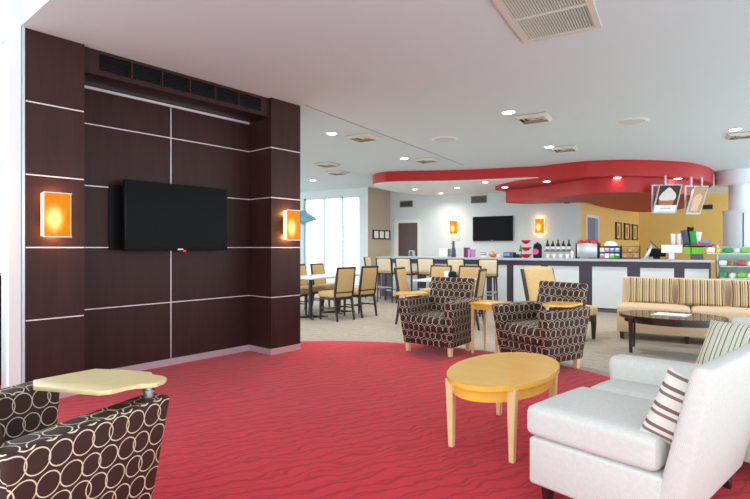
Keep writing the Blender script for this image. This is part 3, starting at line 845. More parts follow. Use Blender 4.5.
# ------------------------------------------------------------------ beige sofa with striped cushions
t = thing('sofa', 'long beige sofa in front of the bar', 'sofa', (-0.72, 7.62, 0), 0)
SL = 2.6
MB().box(0, SL, 0.03, 0.72, 0.1, 0.33, 0.015, 2).build('base', M['beige_fabric'], t)
for k in range(3):
    MB().rbox(0.86, 0.62, 0.14, 0.05, (0, 0.01, 0.015), mat=Matrix.Translation((0.433 + k * 0.866, 0.30, 0.395))).build('seat_cushion', M['beige_fabric'], t)
MB().hexa([(0.02, 0.5, 0.3), (SL, 0.5, 0.3), (SL, 0.72, 0.3), (0.02, 0.72, 0.3)], [(0.02, 0.62, 0.82), (SL, 0.62, 0.82), (SL, 0.76, 0.82), (0.02, 0.76, 0.82)], 0.025, 3).build('backrest', M['beige_fabric'], t)
for x in (0.06, 0.82, 1.6, 2.5):
    for y in (0.08, 0.66): MB().leg(x, y, 0, 0.11, 0.02, 0.028).build('leg', M['espresso'], t)
for k, (x, lab) in enumerate(((0.385, 'striped cushion at the left end of the beige sofa'), (0.985, 'middle striped cushion on the beige sofa'), (1.585, 'striped cushion on the beige sofa at the right edge of the view'))):
    p = MB().pillow(0.555, 0.37, 0.15, mat=Matrix.Rotation(R(-14), 4, 'X')).build('cushion', M['stripe_sofa'], loc=(-0.72 + x, 7.62 + 0.475, 0.64))
    tag(p, lab, 'cushion', 'striped cushions on the beige sofa')

# ------------------------------------------------------------------ slipper chair behind the armchair
t = thing('slipper_chair', 'tan armless lounge chair behind the right armchair', 'chair', (-1.42, 7.40, 0), R(60))
MB().rbox(0.58, 0.66, 0.13, 0.04, (0, 0, 0.015), mat=Matrix.Translation((0, -0.08, 0.39))).build('seat', M['tan_fabric'], t)
fr = MB(); fr.box(-0.27, 0.27, -0.39, 0.26, 0.25, 0.33, 0.006, 1); fr.build('seat_frame', M['espresso'], t)
MB().rbox(0.58, 0.10, 0.56, 0.04, (0, 0.02, 0.02), mat=Matrix.Translation((0, 0.35, 0.68)) @ Matrix.Rotation(R(-16), 4, 'X')).build('backrest', plain('tan_weave', rgb(214, 178, 124), 0.75, var=0.16, nscale=40), t)
for s in (-1, 1):
    x = s * 0.298
    MB().hexa([(x - 0.012, 0.22, 0.26), (x + 0.012, 0.22, 0.26), (x + 0.012, 0.28, 0.26), (x - 0.012, 0.28, 0.26)], [(x - 0.012, 0.39, 0.94), (x + 0.012, 0.39, 0.94), (x + 0.012, 0.45, 0.94), (x - 0.012, 0.45, 0.94)], 0.003, 1).build('side_rail', M['espresso'], t)
for sx in (-1, 1):
    MB().leg(sx * 0.245, -0.36, 0, 0.255, 0.018, 0.028).build('leg', M['espresso'], t)
    MB().leg(sx * 0.235, 0.24, 0, 0.255, 0.018, 0.028, 0, 0.06).build('leg', M['espresso'], t)

# ------------------------------------------------------------------ white lounge sofa
# local frame: +X along the sofa towards the viewer, +Y towards its back; origin at the far front corner
U = R(18)
def white_seat(label, loc, rz, arm=True, length=0.98):
    t = thing('loveseat' if arm else 'armless_chair', label, 'sofa' if arm else 'chair', loc, rz)
    a0 = 0.13 if arm else 0.0
    MB().box(0, length, 0.0, 0.60, 0.10, 0.325, 0.018, 3).build('base', M['white_fabric'], t)
    cuts = ((0.43, length), (a0, 0.425)) if arm else ((0.0, length),)
    for k, (a, b) in enumerate(cuts):
        off = -0.02 if k == 0 else 0.02
        MB().rbox(b - a, 0.60, 0.145, 0.035, (0, 0.006, 0.016), 10, mat=Matrix.Translation(((a + b) / 2, 0.30 + off, 0.402))).build('seat_cushion', M['white_fabric'], t)
    MB().hexa([(0.0, 0.54, 0.10), (length, 0.54, 0.10), (length, 0.64, 0.10), (0.0, 0.64, 0.10)], [(0.0, 0.70, 0.79), (length, 0.70, 0.79), (length, 0.79, 0.785), (0.0, 0.79, 0.785)], 0.03, 4).build('backrest', M['white_fabric'], t)
    if arm:
        MB().hexa([(0, 0.03, 0.10), (a0, 0.03, 0.10), (a0, 0.60, 0.10), (0, 0.60, 0.10)], [(-0.01, 0.0, 0.60), (a0 + 0.02, 0.0, 0.60), (a0 + 0.02, 0.72, 0.62), (-0.01, 0.72, 0.62)], 0.045, 4).build('arm', M['white_fabric'], t)
    for x in (0.06, length - 0.06):
        MB().leg(x, 0.07, 0, 0.115, 0.018, 0.026).build('leg', M['dark_wood'], t)
        MB().leg(x, 0.57, 0, 0.115, 0.018, 0.026, 0, 0.02).build('leg', M['dark_wood'], t)
    return t
SX, SY = -0.625, 2.49
SLEN = 0.98
white_seat('white woven loveseat with one arm in the right foreground', (SX + SLEN * math.sin(U), SY + SLEN * math.cos(U), 0.0065), -(PI / 2 + U))
def sofa_pt(a, d, z):
    # a along the loveseat, d from its front edge towards its back
    return (SX + a * math.sin(U) + d * math.cos(U), SY + a * math.cos(U) - d * math.sin(U), z)
white_seat('white armless chair just beyond the loveseat, mostly hidden by it', (0.0, 3.47, 0), R(-25), False, 0.78)

ax = Vector((math.cos(U), -math.sin(U), 0))    # from front to back of the loveseat
ay = Vector((math.sin(U), math.cos(U), 0))     # along it, away
p = MB().pillow(0.155, 0.30, 0.08).build('cushion', M['stripe_brown'])
tilt = R(21)
turn = R(20)      # the cushion is turned a little towards the seat front
ax, ay = ax * math.cos(turn) + ay * math.sin(turn), ay * math.cos(turn) - ax * math.sin(turn)
zx = (ax * math.sin(tilt) + Vector((0, 0, 1)) * math.cos(tilt))
xx = (ax * math.cos(tilt) - Vector((0, 0, 1)) * math.sin(tilt))
p.matrix_world = Matrix(((xx.x, ay.x, zx.x, 0), (xx.y, ay.y, zx.y, 0), (xx.z, ay.z, zx.z, 0), (0, 0, 0, 1)))
p.location = sofa_pt(0.10, 0.61, 0.592)
tag(p, 'small white cushion with brown stripes leaning on the loveseat back', 'cushion')
p = MB().pillow(0.43, 0.37, 0.13).build('cushion', M['stripe_big'])
p.location = (0.31, 3.62, 0.645)
p.rotation_euler = (R(-36), 0, R(-30))
tag(p, 'large grey and white striped cushion on the armless chair beyond the loveseat', 'cushion')

# ------------------------------------------------------------------ bar
BX0, BX1, BY = -6.25, 0.50, 10.59
t = thing('bar_counter', 'long dark wood bar with white front panels and pale counter', 'bar', (0, 0, 0), 0)
MB().prism([(BX0 + 0.08, BY), (-0.7, BY), (BX1, BY + 0.12), (BX1, BY + 0.75), (-0.7, BY + 0.7), (BX0 + 0.08, BY + 0.7)], 0.07, 0.985).build('body', M['bar_wood'], t)
MB().prism([(BX0 + 0.12, BY + 0.05), (-0.7, BY + 0.05), (BX1 - 0.02, BY + 0.17), (BX1 - 0.02, BY + 0.7), (BX0 + 0.12, BY + 0.65)], 0, 0.07).build('plinth', M['grey'], t)
MB().prism([(BX0, BY - 0.14), (-0.7, BY - 0.14), (BX1 + 0.05, BY - 0.02), (BX1 + 0.05, BY + 0.8), (-0.7, BY + 0.76), (BX0, BY + 0.76)], 0.985, 1.03, 0.006, 2).build('countertop', M['counter'], t)
for x0, x1 in ((-5.85, -5.2), (-5.02, -4.37), (-4.19, -3.54), (-3.42, -3.1), (-2.96, -2.4), (-2.26, -1.67), (-1.43, -0.82)):
    MB().box(x0, x1, BY - 0.012, BY - 0.0005, 0.085, 0.88, 0.003, 1).build('panel', M['bar_panel'], t)
sl = 0.12 / (BX1 + 0.7); an = math.atan(sl)
for x0, x1 in ((-0.605, -0.061), (0.10, 0.47)):
    xm = (x0 + x1) / 2; ym = BY + (xm + 0.7) * sl
    MB().box(-(x1 - x0) / 2, (x1 - x0) / 2, -0.013, -0.001, 0.085, 0.87, 0.003, 1).build('panel', M['bar_panel'], t, loc=(xm, ym, 0), rot=(0, 0, an))

# bar stools
def bar_stool(label):
    t = thing('bar_stool', label, 'stool', (0, 0, 0), 0, 'bar stools along the bar')
    MB().rbox(0.41, 0.40, 0.08, 0.03, (0, 0, 0.015), mat=Matrix.Translation((0, 0, 0.71))).build('seat', M['tan_fabric'], t)
    MB().box(-0.19, 0.19, -0.18, 0.18, 0.64, 0.675, 0.004, 1).build('seat_frame', M['espresso'], t)
    MB().rbox(0.35, 0.05, 0.29, 0.02, (0, 0.012, 0), mat=Matrix.Translation((0, 0.215, 0.86)) @ Matrix.Rotation(R(-8), 4, 'X')).build('backrest', M['cream_fabric'], t)
    bf = MB()
    for s in (-1, 1):
        x = s * 0.19
        bf.hexa([(x - 0.015, 0.165, 0.65), (x + 0.015, 0.165, 0.65), (x + 0.015, 0.2, 0.65), (x - 0.015, 0.2, 0.65)], [(x - 0.013, 0.225, 1.01), (x + 0.013, 0.225, 1.01), (x + 0.013, 0.255, 1.01), (x - 0.013, 0.255, 1.01)], 0.003, 1)
    bf.box(-0.19, 0.19, 0.222, 0.252, 0.99, 1.012, 0.003, 1)
    bf.build('back_frame', M['espresso'], t)
    for sx in (-1, 1):
        for sy in (-1, 1): MB().leg(sx * 0.175, sy * 0.165, 0, 0.65, 0.013, 0.018, sx * 0.02, sy * 0.03).build('leg', M['espresso'], t)
    fr = MB(); fr.box(-0.185, 0.185, -0.195, -0.175, 0.24, 0.265); fr.box(-0.185, 0.185, 0.175, 0.195, 0.34, 0.36)
    fr.box(-0.195, -0.175, -0.18, 0.18, 0.29, 0.31); fr.box(0.175, 0.195, -0.18, 0.18, 0.29, 0.31)
    fr.build('foot_rail', M['steel'], t)
    return t
stool = bar_stool('bar stool second from the left end of the bar')
pos = [(-5.70, 10.12, R(180), 'bar stool second from the left end of the bar'),
       (-5.20, 10.12, R(178), 'bar stool third from the left end of the bar'),
       (-4.68, 10.14, R(182), 'bar stool fourth from the left end of the bar'),
       (-3.98, 10.14, R(180), 'bar stool second from the right end of the row'),
       (-3.38, 10.10, R(205), 'turned bar stool at the right end of the row')]
for k, (x, y, rz, lab) in enumerate(pos):
    # seats face the bar, backs to the room
    if k == 0:
        stool.location = (x, y, 0); stool.rotation_euler = (0, 0, rz); stool['label'] = lab
    else: dup(stool, (x, y, 0), rz, lab)
dup(stool, (-6.42, 10.75, 0), R(100), 'bar stool standing at the left end of the bar')

# ------------------------------------------------------------------ dining chairs and tables
def dining_chair(label):
    t = thing('dining_chair', label, 'chair', (0, 0, 0), 0, 'dining chairs')
    MB().rbox(0.45, 0.44, 0.09, 0.03, (0, 0, 0.02), mat=Matrix.Translation((0, -0.01, 0.445))).build('seat', M['tan_fabric'], t)
    MB().box(-0.205, 0.205, -0.2, 0.2, 0.355, 0.405, 0.004, 1).build('seat_frame', M['espresso'], t)
    MB().rbox(0.37, 0.05, 0.40, 0.015, (0, 0.008, 0), mat=Matrix.Translation((0, 0.232, 0.69)) @ Matrix.Rotation(R(-9), 4, 'X')).build('backrest', M['tan_fabric'], t)
    bf = MB()
    for s in (-1, 1):
        x = s * 0.2
        bf.hexa([(x - 0.018, 0.17, 0.4), (x + 0.018, 0.17, 0.4), (x + 0.018, 0.215, 0.4), (x - 0.018, 0.215, 0.4)], [(x - 0.015, 0.262, 0.915), (x + 0.015, 0.262, 0.915), (x + 0.015, 0.292, 0.915), (x - 0.015, 0.292, 0.915)], 0.004, 1)
    bf.box(-0.2, 0.2, 0.255, 0.288, 0.885, 0.92, 0.005, 1); bf.box(-0.19, 0.19, 0.195, 0.222, 0.475, 0.50, 0.003, 1)
    bf.build('back_frame', M['espresso'], t)
    for sx in (-1, 1):
        MB().leg(sx * 0.19, -0.18, 0, 0.36, 0.014, 0.021, 0, -0.01).build('leg', M['espresso'], t)
        MB().leg(sx * 0.19, 0.19, 0, 0.41, 0.015, 0.021, 0, 0.07).build('leg', M['espresso'], t)
    sr = MB(); sr.box(-0.20, -0.18, -0.18, 0.22, 0.2, 0.222); sr.box(0.18, 0.20, -0.18, 0.22, 0.2, 0.222); sr.box(-0.185, 0.185, 0.0, 0.02, 0.2, 0.222)
    sr.build('stretcher', M['espresso'], t)
    return t
# a chair at rz=0 faces -Y
dc = dining_chair('x')
E_ = -PI / 2; W_E = PI / 2       # rz for facing -X / +X
chairs = [(-5.10, 7.18, E_ - 0.24, 'tan dining chair facing left, nearest one right of the long dining table'),
          (-5.02, 7.80, E_ - 0.2, 'tan dining chair facing left, second one right of the long dining table'),
          (-6.22, 8.45, W_E, 'tan dining chair at the far left side of the long dining table'),
          (-6.18, 7.80, W_E, 'tan dining chair at the left of the long table, second from the media wall edge'),
          (-6.05, 7.12, W_E, 'tan dining chair at the long table half hidden by the media wall edge'),
          (-3.70, 7.45, W_E + 0.1, 'dining chair seen side on, just left of the left armchair back'),
          (-2.85, 7.50, E_ + 0.1, 'dining chair seen side on, behind the small maple side table'),
          (-3.82, 8.52, 0.0, 'dining chair facing the viewer behind the left armchair, left of two'),
          (-3.26, 8.55, 0.0, 'dining chair facing the viewer behind the left armchair, right of two')]
for k, (x, y, rz, lab) in enumerate(chairs):
    if k == 0:
        dc.location = (x, y, 0); dc.rotation_euler = (0, 0, rz); dc['label'] = lab
    else: dup(dc, (x, y, 0), rz, lab)

def ped_table(label, x, y, w, l, peds):
    t = thing('dining_table', label, 'table', (x, y, 0), 0)
    MB().box(-w / 2, w / 2, -l / 2, l / 2, 0.705, 0.735, 0.008, 2).build('tabletop', M['table_grey'], t)
    for py in peds:
        MB().lathe([(0.045, 0.02), (0.04, 0.05), (0.035, 0.69), (0.12, 0.7), (0.12, 0.706)], (0, py, 0), 16).build('pedestal', M['espresso'], t)
        b = MB()
        for a in range(4):
            mt = Matrix.Translation((0, py, 0)) @ Matrix.Rotation(a * PI / 2 + PI / 4, 4, 'Z')
            b.hexa([(-0.03, 0, 0), (0.03, 0, 0), (0.025, 0.32, 0), (-0.025, 0.32, 0)], [(-0.03, 0, 0.05), (0.03, 0, 0.05), (0.022, 0.32, 0.02), (-0.022, 0.32, 0.02)], 0.004, 1, 0, mt)
        b.build('base_foot', M['espresso'], t)
    return t
ped_table('long pale dining table by the windows right of the media wall', -5.62, 7.6, 0.72, 1.75, (-0.47, 0.4))
ped_table('small pale dining table hidden behind the left armchair', -3.28, 7.72, 0.74, 0.95, (0,))
for k, (x, lab) in enumerate(((-5.52, 'salt shaker on the long dining table, left of the pair'), (-5.45, 'pepper shaker on the long dining table, right of the pair'))):
    s = MB().lathe([(0.022, 0), (0.024, 0.06), (0.018, 0.075), (0.018, 0.095), (0.0, 0.1)], seg=14).build('shaker', M['steel'] if k else M['grey'], loc=(x, 8.1, 0.7355))
    tag(s, lab, 'shaker', 'shakers on the dining table')
b = thing('napkin_holder', 'dark napkin holder with white napkins on the small dining table', 'napkin holder', (-3.30, 7.85, 0.7355))
MB().box(-0.05, 0.05, -0.035, 0.035, 0, 0.02, 0.003, 1).build('base', M['black'], b)
MB().lathe([(0.06, 0), (0.075, 0.05), (0.06, 0.11), (0, 0.13)], (0.09, 0, 0), 18).build('bowl', M['black'], b)
MB().box(-0.05, 0.03, -0.02, 0.02, 0.02, 0.12, 0.003, 1).build('napkins', M['paper'], b)

# ------------------------------------------------------------------ things on the bar
CT = 1.0305
def single(name, mb, mat, label, cat, loc, rz=0, group=None):
    o = mb.build(name, mat, loc=loc, rot=(0, 0, rz)); return tag(o, label, cat, group)
YB = 10.9
t = thing('napkin_dispenser', 'small clear napkin dispenser at the left end of the bar', 'dispenser', (-5.5, YB, CT))
MB().box(-0.06, 0.06, -0.05, 0.05, 0, 0.15, 0.006, 2).build('case', M['steel'], t); MB().box(-0.045, 0.045, -0.054, -0.049, 0.02, 0.13).build('front', M['navy'], t)
t = thing('paper_box', 'plain white box on the bar under the left orange sconce', 'box', (-4.66, YB + 0.05, CT))
MB().box(-0.12, 0.1, -0.09, 0.09, 0, 0.2, 0.004, 1).build('body', M['paper'], t); MB().box(0.1, 0.104, -0.08, 0.08, 0.01, 0.19).build('end_label', M['grey'], t)
t = thing('beverage_dispenser', 'tall dark pump dispenser on the bar below the left orange sconce', 'dispenser', (-4.44, YB + 0.02, CT))
MB().lathe([(0.05, 0), (0.055, 0.02), (0.05, 0.18), (0.03, 0.22), (0.028, 0.34), (0.035, 0.36), (0.0, 0.37)], seg=18).build('body', M['navy'], t)
MB().box(-0.06, -0.01, -0.012, 0.012, 0.3, 0.325, 0.003, 1).build('spout', M['grey'], t)
for k, (x, w, h, m, lab) in enumerate(((-4.13, 0.035, 0.22, 'plum', 'tall plum coloured menu card stand on the bar'), (-4.085, 0.035, 0.22, 'plum', 'second plum menu card standing behind the first'), (-4.02, 0.06, 0.18, 'pink', 'lilac menu folder right of the plum cards'), (-3.95, 0.03, 0.17, 'pink', 'thin lilac menu folder next to the wider one'))):
    single('menu_card', MB().box(-w / 2, w / 2, -0.1, 0.1, 0, h, 0.003, 1), M[m], lab, 'menu', (x, YB, CT), 0, 'menu cards on the bar')
t = thing('mug', 'white mug with a dark pattern on the bar under the smaller television', 'mug', (-3.72, YB, CT))
mb_ = MB().lathe([(0.055, 0), (0.062, 0.02), (0.062, 0.14), (0.056, 0.14), (0.055, 0.02), (0, 0.015)], seg=20).build('body', M['paper'], t)
MB().lathe([(0.0632, 0.05), (0.0632, 0.07)], seg=20).build('band', M['navy'], mb_); MB().lathe([(0.0632, 0.095), (0.0632, 0.112)], seg=20).build('band', M['navy'], mb_)
MB().tube([(0.06, 0, 0.03), (0.1, 0, 0.045), (0.1, 0, 0.105), (0.06, 0, 0.12)], 0.008).build('handle', M['paper'], t)
t = thing('teapot', 'small amber teapot on the bar', 'teapot', (-3.5, YB, CT))
MB().lathe([(0.04, 0), (0.065, 0.03), (0.06, 0.08), (0.03, 0.105), (0.012, 0.11), (0.015, 0.13), (0, 0.135)], seg=20).build('body', M['amber'], t)
MB().cyl((0.05, 0, 0.05), (0.1, 0, 0.1), 0.012, 10, 0.007).build('spout', M['amber'], t)
MB().tube([(-0.055, 0, 0.08), (-0.09, 0, 0.08), (-0.09, 0, 0.035), (-0.055, 0, 0.035)], 0.007).build('handle', M['amber'], t)
t = thing('cup', 'white cup beside the amber teapot', 'cup', (-3.36, YB, CT))
MB().lathe([(0.03, 0), (0.05, 0.03), (0.055, 0.08), (0.05, 0.08), (0.04, 0.02), (0, 0.015)], seg=18).build('body', M['paper'], t)
MB().tube([(0.05, 0, 0.03), (0.08, 0, 0.04), (0.053, 0, 0.07)], 0.006).build('handle', M['paper'], t)
t = thing('card_reader', 'slate blue card machine left of the red tiered stand', 'machine', (-3.13, YB, CT))
MB().box(-0.12, 0.1, -0.08, 0.08, 0, 0.12, 0.01, 2).build('body', M['navy'], t); MB().box(-0.1, 0.02, -0.083, -0.079, 0.04, 0.1).build('display', M['blue'], t)
t = thing('phone', 'low black telephone left of the red tiered stand', 'phone', (-2.98, YB - 0.03, CT))
MB().hexa([(-0.05, -0.07, 0), (0.05, -0.07, 0), (0.05, 0.07, 0), (-0.05, 0.07, 0)], [(-0.05, -0.06, 0.03), (0.05, -0.06, 0.03), (0.05, 0.06, 0.08), (-0.05, 0.06, 0.08)], 0.006, 2).build('base', M['black'], t)
MB().rbox(0.03, 0.14, 0.025, 0.01, mat=Matrix.Translation((-0.03, 0, 0.08)) @ Matrix.Rotation(R(22), 4, 'X')).build('handset', M['black'], t)
t = thing('tiered_stand', 'red three tier serving stand on the bar', 'stand', (-2.78, YB, CT))
MB().cyl((0, 0, 0), (0, 0, 0.36), 0.008, 10).build('rod', M['steel'], t)
for z, r in ((0.02, 0.118), (0.165, 0.11), (0.315, 0.105)):
    MB().lathe([(0.02, z - 0.02), (r * 0.6, z), (r, z + 0.06), (r - 0.006, z + 0.06), (r * 0.6, z + 0.008), (0, z)], seg=24).build('bowl', M['red_plastic'], t)
t = thing('bottle', 'green bottle standing left of the red tiered stand', 'bottle', (-2.93, YB + 0.12, CT))
MB().lathe([(0.035, 0), (0.035, 0.16), (0.014, 0.21), (0.014, 0.27), (0, 0.27)], seg=16).build('body', M['green_dark'], t)
MB().lathe([(0.0355, 0.05), (0.0355, 0.13)], seg=16).build('band', M['paper'], t)
t = thing('airpot', 'black coffee airpot with a pink round label on the bar', 'coffee pot', (-2.54, YB, CT))
ab = MB().lathe([(0.085, 0), (0.088, 0.02), (0.088, 0.24), (0.07, 0.28), (0.06, 0.3), (0.02, 0.31), (0.02, 0.33), (0, 0.335)], seg=24).build('body', M['black'], t)
MB().lathe([(0.0, 0.0), (0.065, 0.0), (0.055, 0.012), (0, 0.012)], seg=24, mat=Matrix.Translation((-0.02, -0.083, 0.13)) @ Matrix.Rotation(PI / 2, 4, 'X')).build('emblem', M['magenta'], ab)
MB().hexa([(-0.02, -0.14, 0.27), (0.02, -0.14, 0.27), (0.02, -0.05, 0.27), (-0.02, -0.05, 0.27)], [(-0.015, -0.13, 0.29), (0.015, -0.13, 0.29), (0.015, -0.05, 0.3), (-0.015, -0.05, 0.3)], 0.003, 1).build('spout', M['black'], t)
# bottle rack
t = thing('bottle_rack', 'low steel rack carrying the row of dark bottles', 'rack', (-2.15, YB + 0.15, CT))
MB().box(-0.28, 0.3, -0.06, 0.06, 0.13, 0.16, 0.004, 1).build('shelf', M['grey'], t)
for s in (-0.24, 0.26): MB().box(s - 0.012, s + 0.012, -0.05, 0.05, 0, 0.131).build('leg', M['steel'], t)
names = ('leftmost', 'second', 'middle', 'fourth', 'rightmost')
for k in range(5):
    b = thing('bottle', names[k] + ' of five dark syrup bottles on the rack behind the bar counter', 'bottle', (-2.37 + 0.108 * k, YB + 0.15, CT + 0.1605), 0, 'syrup bottles on the rack')
    bd = MB().lathe([(0.038, 0), (0.04, 0.01), (0.04, 0.11), (0.016, 0.16), (0.014, 0.2), (0, 0.2)], seg=16).build('body', M['bottle'], b)
    MB().lathe([(0.0406, 0.02), (0.0406, 0.08)], seg=16).build('paper_label', M['paper'], bd)
    MB().lathe([(0.015, 0.195), (0.015, 0.22), (0, 0.222)], seg=12).build('cap', M['yellow'] if k % 2 else M['black'], b)
for k in range(4):
    x = -2.33 + k * 0.13
    o = MB().lathe([(0.028, 0), (0.04, 0.085), (0.042, 0.085), (0.042, 0.09), (0.036, 0.09), (0.025, 0.005), (0, 0.005)], seg=16).build('paper_cup', M['paper'], loc=(x, YB - 0.02, CT))
    tag(o, ('leftmost white paper cup in front of the bottle rack', 'second white paper cup from the left in front of the bottle rack', 'third white paper cup from the left in front of the bottle rack', 'rightmost white paper cup in front of the bottle rack')[k], 'cup', 'paper cups on the bar')
def nested_cups(n, x, y, z, label, group):
    first = MB().lathe([(0.03, 0), (0.042, 0.085), (0.044, 0.085), (0.044, 0.091), (0.040, 0.091), (0.028, 0.004), (0, 0.004)], seg=16).build('paper_cup', M['paper'], loc=(x, y, z))
    tag(first, label, 'cup', group)
    for k in range(1, n):
        c = first.copy(); COL.objects.link(c); c.location = (x, y, z + 0.02 * k)
nested_cups(4, -1.84, YB, CT, 'white paper cup nested in the stack left of the steel toaster', 'cups stacked by the toaster')
t = thing('toaster_machine', 'steel toaster machine on the bar with red cups on top', 'toaster', (-1.56, YB + 0.08, CT))
MB().box(-0.19, 0.19, -0.14, 0.16, 0.02, 0.3, 0.008, 2).build('body', M['steel'], t)
MB().box(-0.215, -0.19, -0.145, 0.165, 0.0, 0.31, 0.004, 1).build('side_panel', M['black'], t); MB().box(0.19, 0.215, -0.145, 0.165, 0.0, 0.31, 0.004, 1).build('side_panel', M['black'], t)
for x in (-0.13, 0.02):
    pass
for k, x in enumerate((-1.70, -1.57, -1.43)):
    b = thing('cup', ('left red cup upside down on the steel toaster', 'middle red cup upside down on the steel toaster', 'right red cup upside down on the steel toaster')[k], 'cup', (x, YB + 0.05, CT + 0.3005), 0, 'red cups on the toaster')
    MB().lathe([(0.055, 0), (0.05, 0.05), (0.035, 0.07), (0, 0.072)], seg=18).build('body', M['red_plastic'], b)
    MB().tube([(0.05, 0, 0.015), (0.075, 0, 0.025), (0.047, 0, 0.05)], 0.006).build('handle', M['red_plastic'], b)
t = thing('tea_display', 'black display case with eight coloured tea boxes on the bar', 'display', (-1.155, YB + 0.06, CT))
c = MB(); c.box(-0.2, 0.2, 0.06, 0.08, 0, 0.24); c.box(-0.2, -0.185, -0.06, 0.06, 0, 0.24); c.box(0.185, 0.2, -0.06, 0.06, 0, 0.24)
for z in (0.0, 0.115, 0.228): c.box(-0.2, 0.2, -0.06, 0.06, z, z + 0.012)
c.build('case', M['black'], t)
tc = ('paper', 'pink', 'blue', 'blue', 'pink', 'paper', 'green', 'green_dark')
for k in range(8):
    x = -0.138 + (k % 4) * 0.092; z = 0.128 if k < 4 else 0.013
    b = single('tea_box', MB().box(-0.041, 0.041, -0.06, 0.05, 0, 0.09, 0.002, 1), M[tc[k]], ('upper' if k < 4 else 'lower') + ' row tea box, ' + ('first', 'second', 'third', 'fourth')[k % 4] + ' from the left in the display case', 'tea box', (-1.155 + x, YB + 0.055, CT + z), 0, 'tea boxes in the display case')
    MB().box(-0.035, 0.035, -0.0615, -0.0595, 0.05, 0.08).build('print_band', M['paper'], b)
t = thing('cake_dome', 'white domed lid dish on top of the tea display', 'dish', (-1.14, YB + 0.06, CT + 0.2405))
MB().lathe([(0.13, 0), (0.14, 0.012), (0, 0.013)], seg=28).build('plate', M['steel'], t)
MB().lathe([(0.13, 0.013), (0.115, 0.06), (0.07, 0.1), (0.0, 0.112)], seg=28).build('dome', M['paper'], t)
t = thing('wire_rack', 'dark wire rack with packets right of the tea display', 'rack', (-0.79, YB + 0.06, CT))
w_ = MB()
for z in (0.01, 0.12, 0.24):
    for y in (-0.08, 0.08): w_.cyl((-0.16, y, z), (0.16, y, z), 0.005, 6)
    for x in (-0.16, 0.0, 0.16): w_.cyl((x, -0.08, z), (x, 0.08, z), 0.005, 6)
for x in (-0.16, 0.16):
    for y in (-0.08, 0.08): w_.cyl((x, y, 0), (x, y, 0.26), 0.006, 6)
w_.build('wire_frame', M['wire'], t)
for r_, z in enumerate((0.0155, 0.1255)):
    for k in range(3):
        o = MB().rbox(0.085, 0.13, 0.08, 0.02, n=4, mat=Matrix.Translation((0, 0, 0.04))).build('snack_packet', M['basket' if (k + r_) % 2 else 'tan_photo'], loc=(-0.79 - 0.1 + 0.1 * k, YB + 0.06, CT + z))
        tag(o, ('lower', 'upper')[r_] + ' wire rack packet, ' + ('left', 'middle', 'right')[k] + ' one', 'packet', 'packets in the wire rack')
t = thing('register_stand', 'slanted chrome touch screen stand on the bar', 'register', (-0.46, YB + 0.05, CT))
MB().hexa([(-0.11, -0.05, 0.0), (-0.04, -0.05, 0.0), (-0.04, 0.05, 0.0), (-0.11, 0.05, 0.0)], [(0.03, -0.03, 0.3), (0.07, -0.03, 0.3), (0.07, 0.03, 0.3), (0.03, 0.03, 0.3)], 0.006, 2).build('arm', M['steel'], t)
MB().box(-0.14, 0.06, -0.08, 0.08, 0, 0.015, 0.004, 1).build('base', M['steel'], t)
MB().hexa([(0.0, -0.1, 0.34), (0.16, -0.1, 0.17), (0.16, 0.1, 0.17), (0.0, 0.1, 0.34)], [(0.012, -0.1, 0.355), (0.172, -0.1, 0.185), (0.172, 0.1, 0.185), (0.012, 0.1, 0.355)], 0.004, 1).build('screen', M['navy'], t)
t = thing('monitor', 'dark back of a low till monitor on the bar behind the chrome stand', 'monitor', (-0.36, YB + 0.42, CT))
MB().box(-0.16, 0.16, -0.02, 0.02, 0.04, 0.2, 0.006, 2).build('panel', M['black'], t); MB().box(-0.06, 0.06, -0.05, 0.05, 0, 0.045, 0.004, 1).build('foot', M['black'], t)
t = thing('menu_sign', 'white flat sign on a post above the right end of the bar', 'sign', (-0.1, YB + 0.05, CT))
MB().box(-0.17, 0.17, -0.012, 0.012, 0.12, 0.27, 0.003, 1).build('panel', M['paper'], t)
MB().box(-0.05, 0.05, -0.05, 0.05, 0, 0.12, 0.006, 1).build('post', M['steel'], t)
nested_cups(8, -0.08, YB + 0.25, CT + 0.2505, 'white paper cup nested in the left tall stack behind the white sign', 'left tall cup stack')
nested_cups(8, 0.02, YB + 0.25, CT + 0.2505, 'white paper cup nested in the right tall stack behind the white sign', 'right tall cup stack')
sh = thing('shelf_unit', 'dark open shelf unit at the right end of the bar behind the sign', 'shelf', (0.2, YB + 0.22, CT))
MB().box(-0.30, 0.34, -0.1, 0.12, 0.23, 0.25, 0.003, 1).build('top_shelf', M['black'], sh)
MB().box(0.0, 0.2, -0.08, 0.1, 0.001, 0.231, 0.003, 1).build('cabinet', M['dark_wood'], sh)
MB().box(-0.3, -0.27, -0.1, 0.12, 0.0, 0.231).build('side_panel', M['steel'], sh)
MB().box(-0.1, 0.0, -0.112, -0.1, 0.1, 0.22).build('green_card', M['green'], sh)
MB().box(0.02, 0.2, -0.112, -0.08, 0.1, 0.22).build('green_card', M['green'], sh)
for k, (x, h, yy, mm) in enumerate(((0.12, 0.30, 0.22, 'navy'), (0.185, 0.36, 0.30, 'black'), (0.245, 0.28, 0.215, 'green_dark'), (0.31, 0.27, 0.30, 'paper'))):
    b = MB().pillow(0.11, h, 0.05, 8).build('snack_bag', M[mm], loc=(x, YB + yy, CT + 0.2505 + h / 2), rot=(R(-4), R((-9, 6, -5, 9)[k]), 0))
    tag(b, ('slate snack bag, leftmost on the dark shelf', 'black snack bag, tallest on the dark shelf', 'green snack bag on the dark shelf', 'white snack bag, rightmost on the dark shelf')[k], 'snack bag', 'snack bags on the dark shelf')
t = thing('serving_tray', 'red tray of wrapped snacks on the dark shelf', 'tray', (0.40, YB + 0.15, CT + 0.2505))
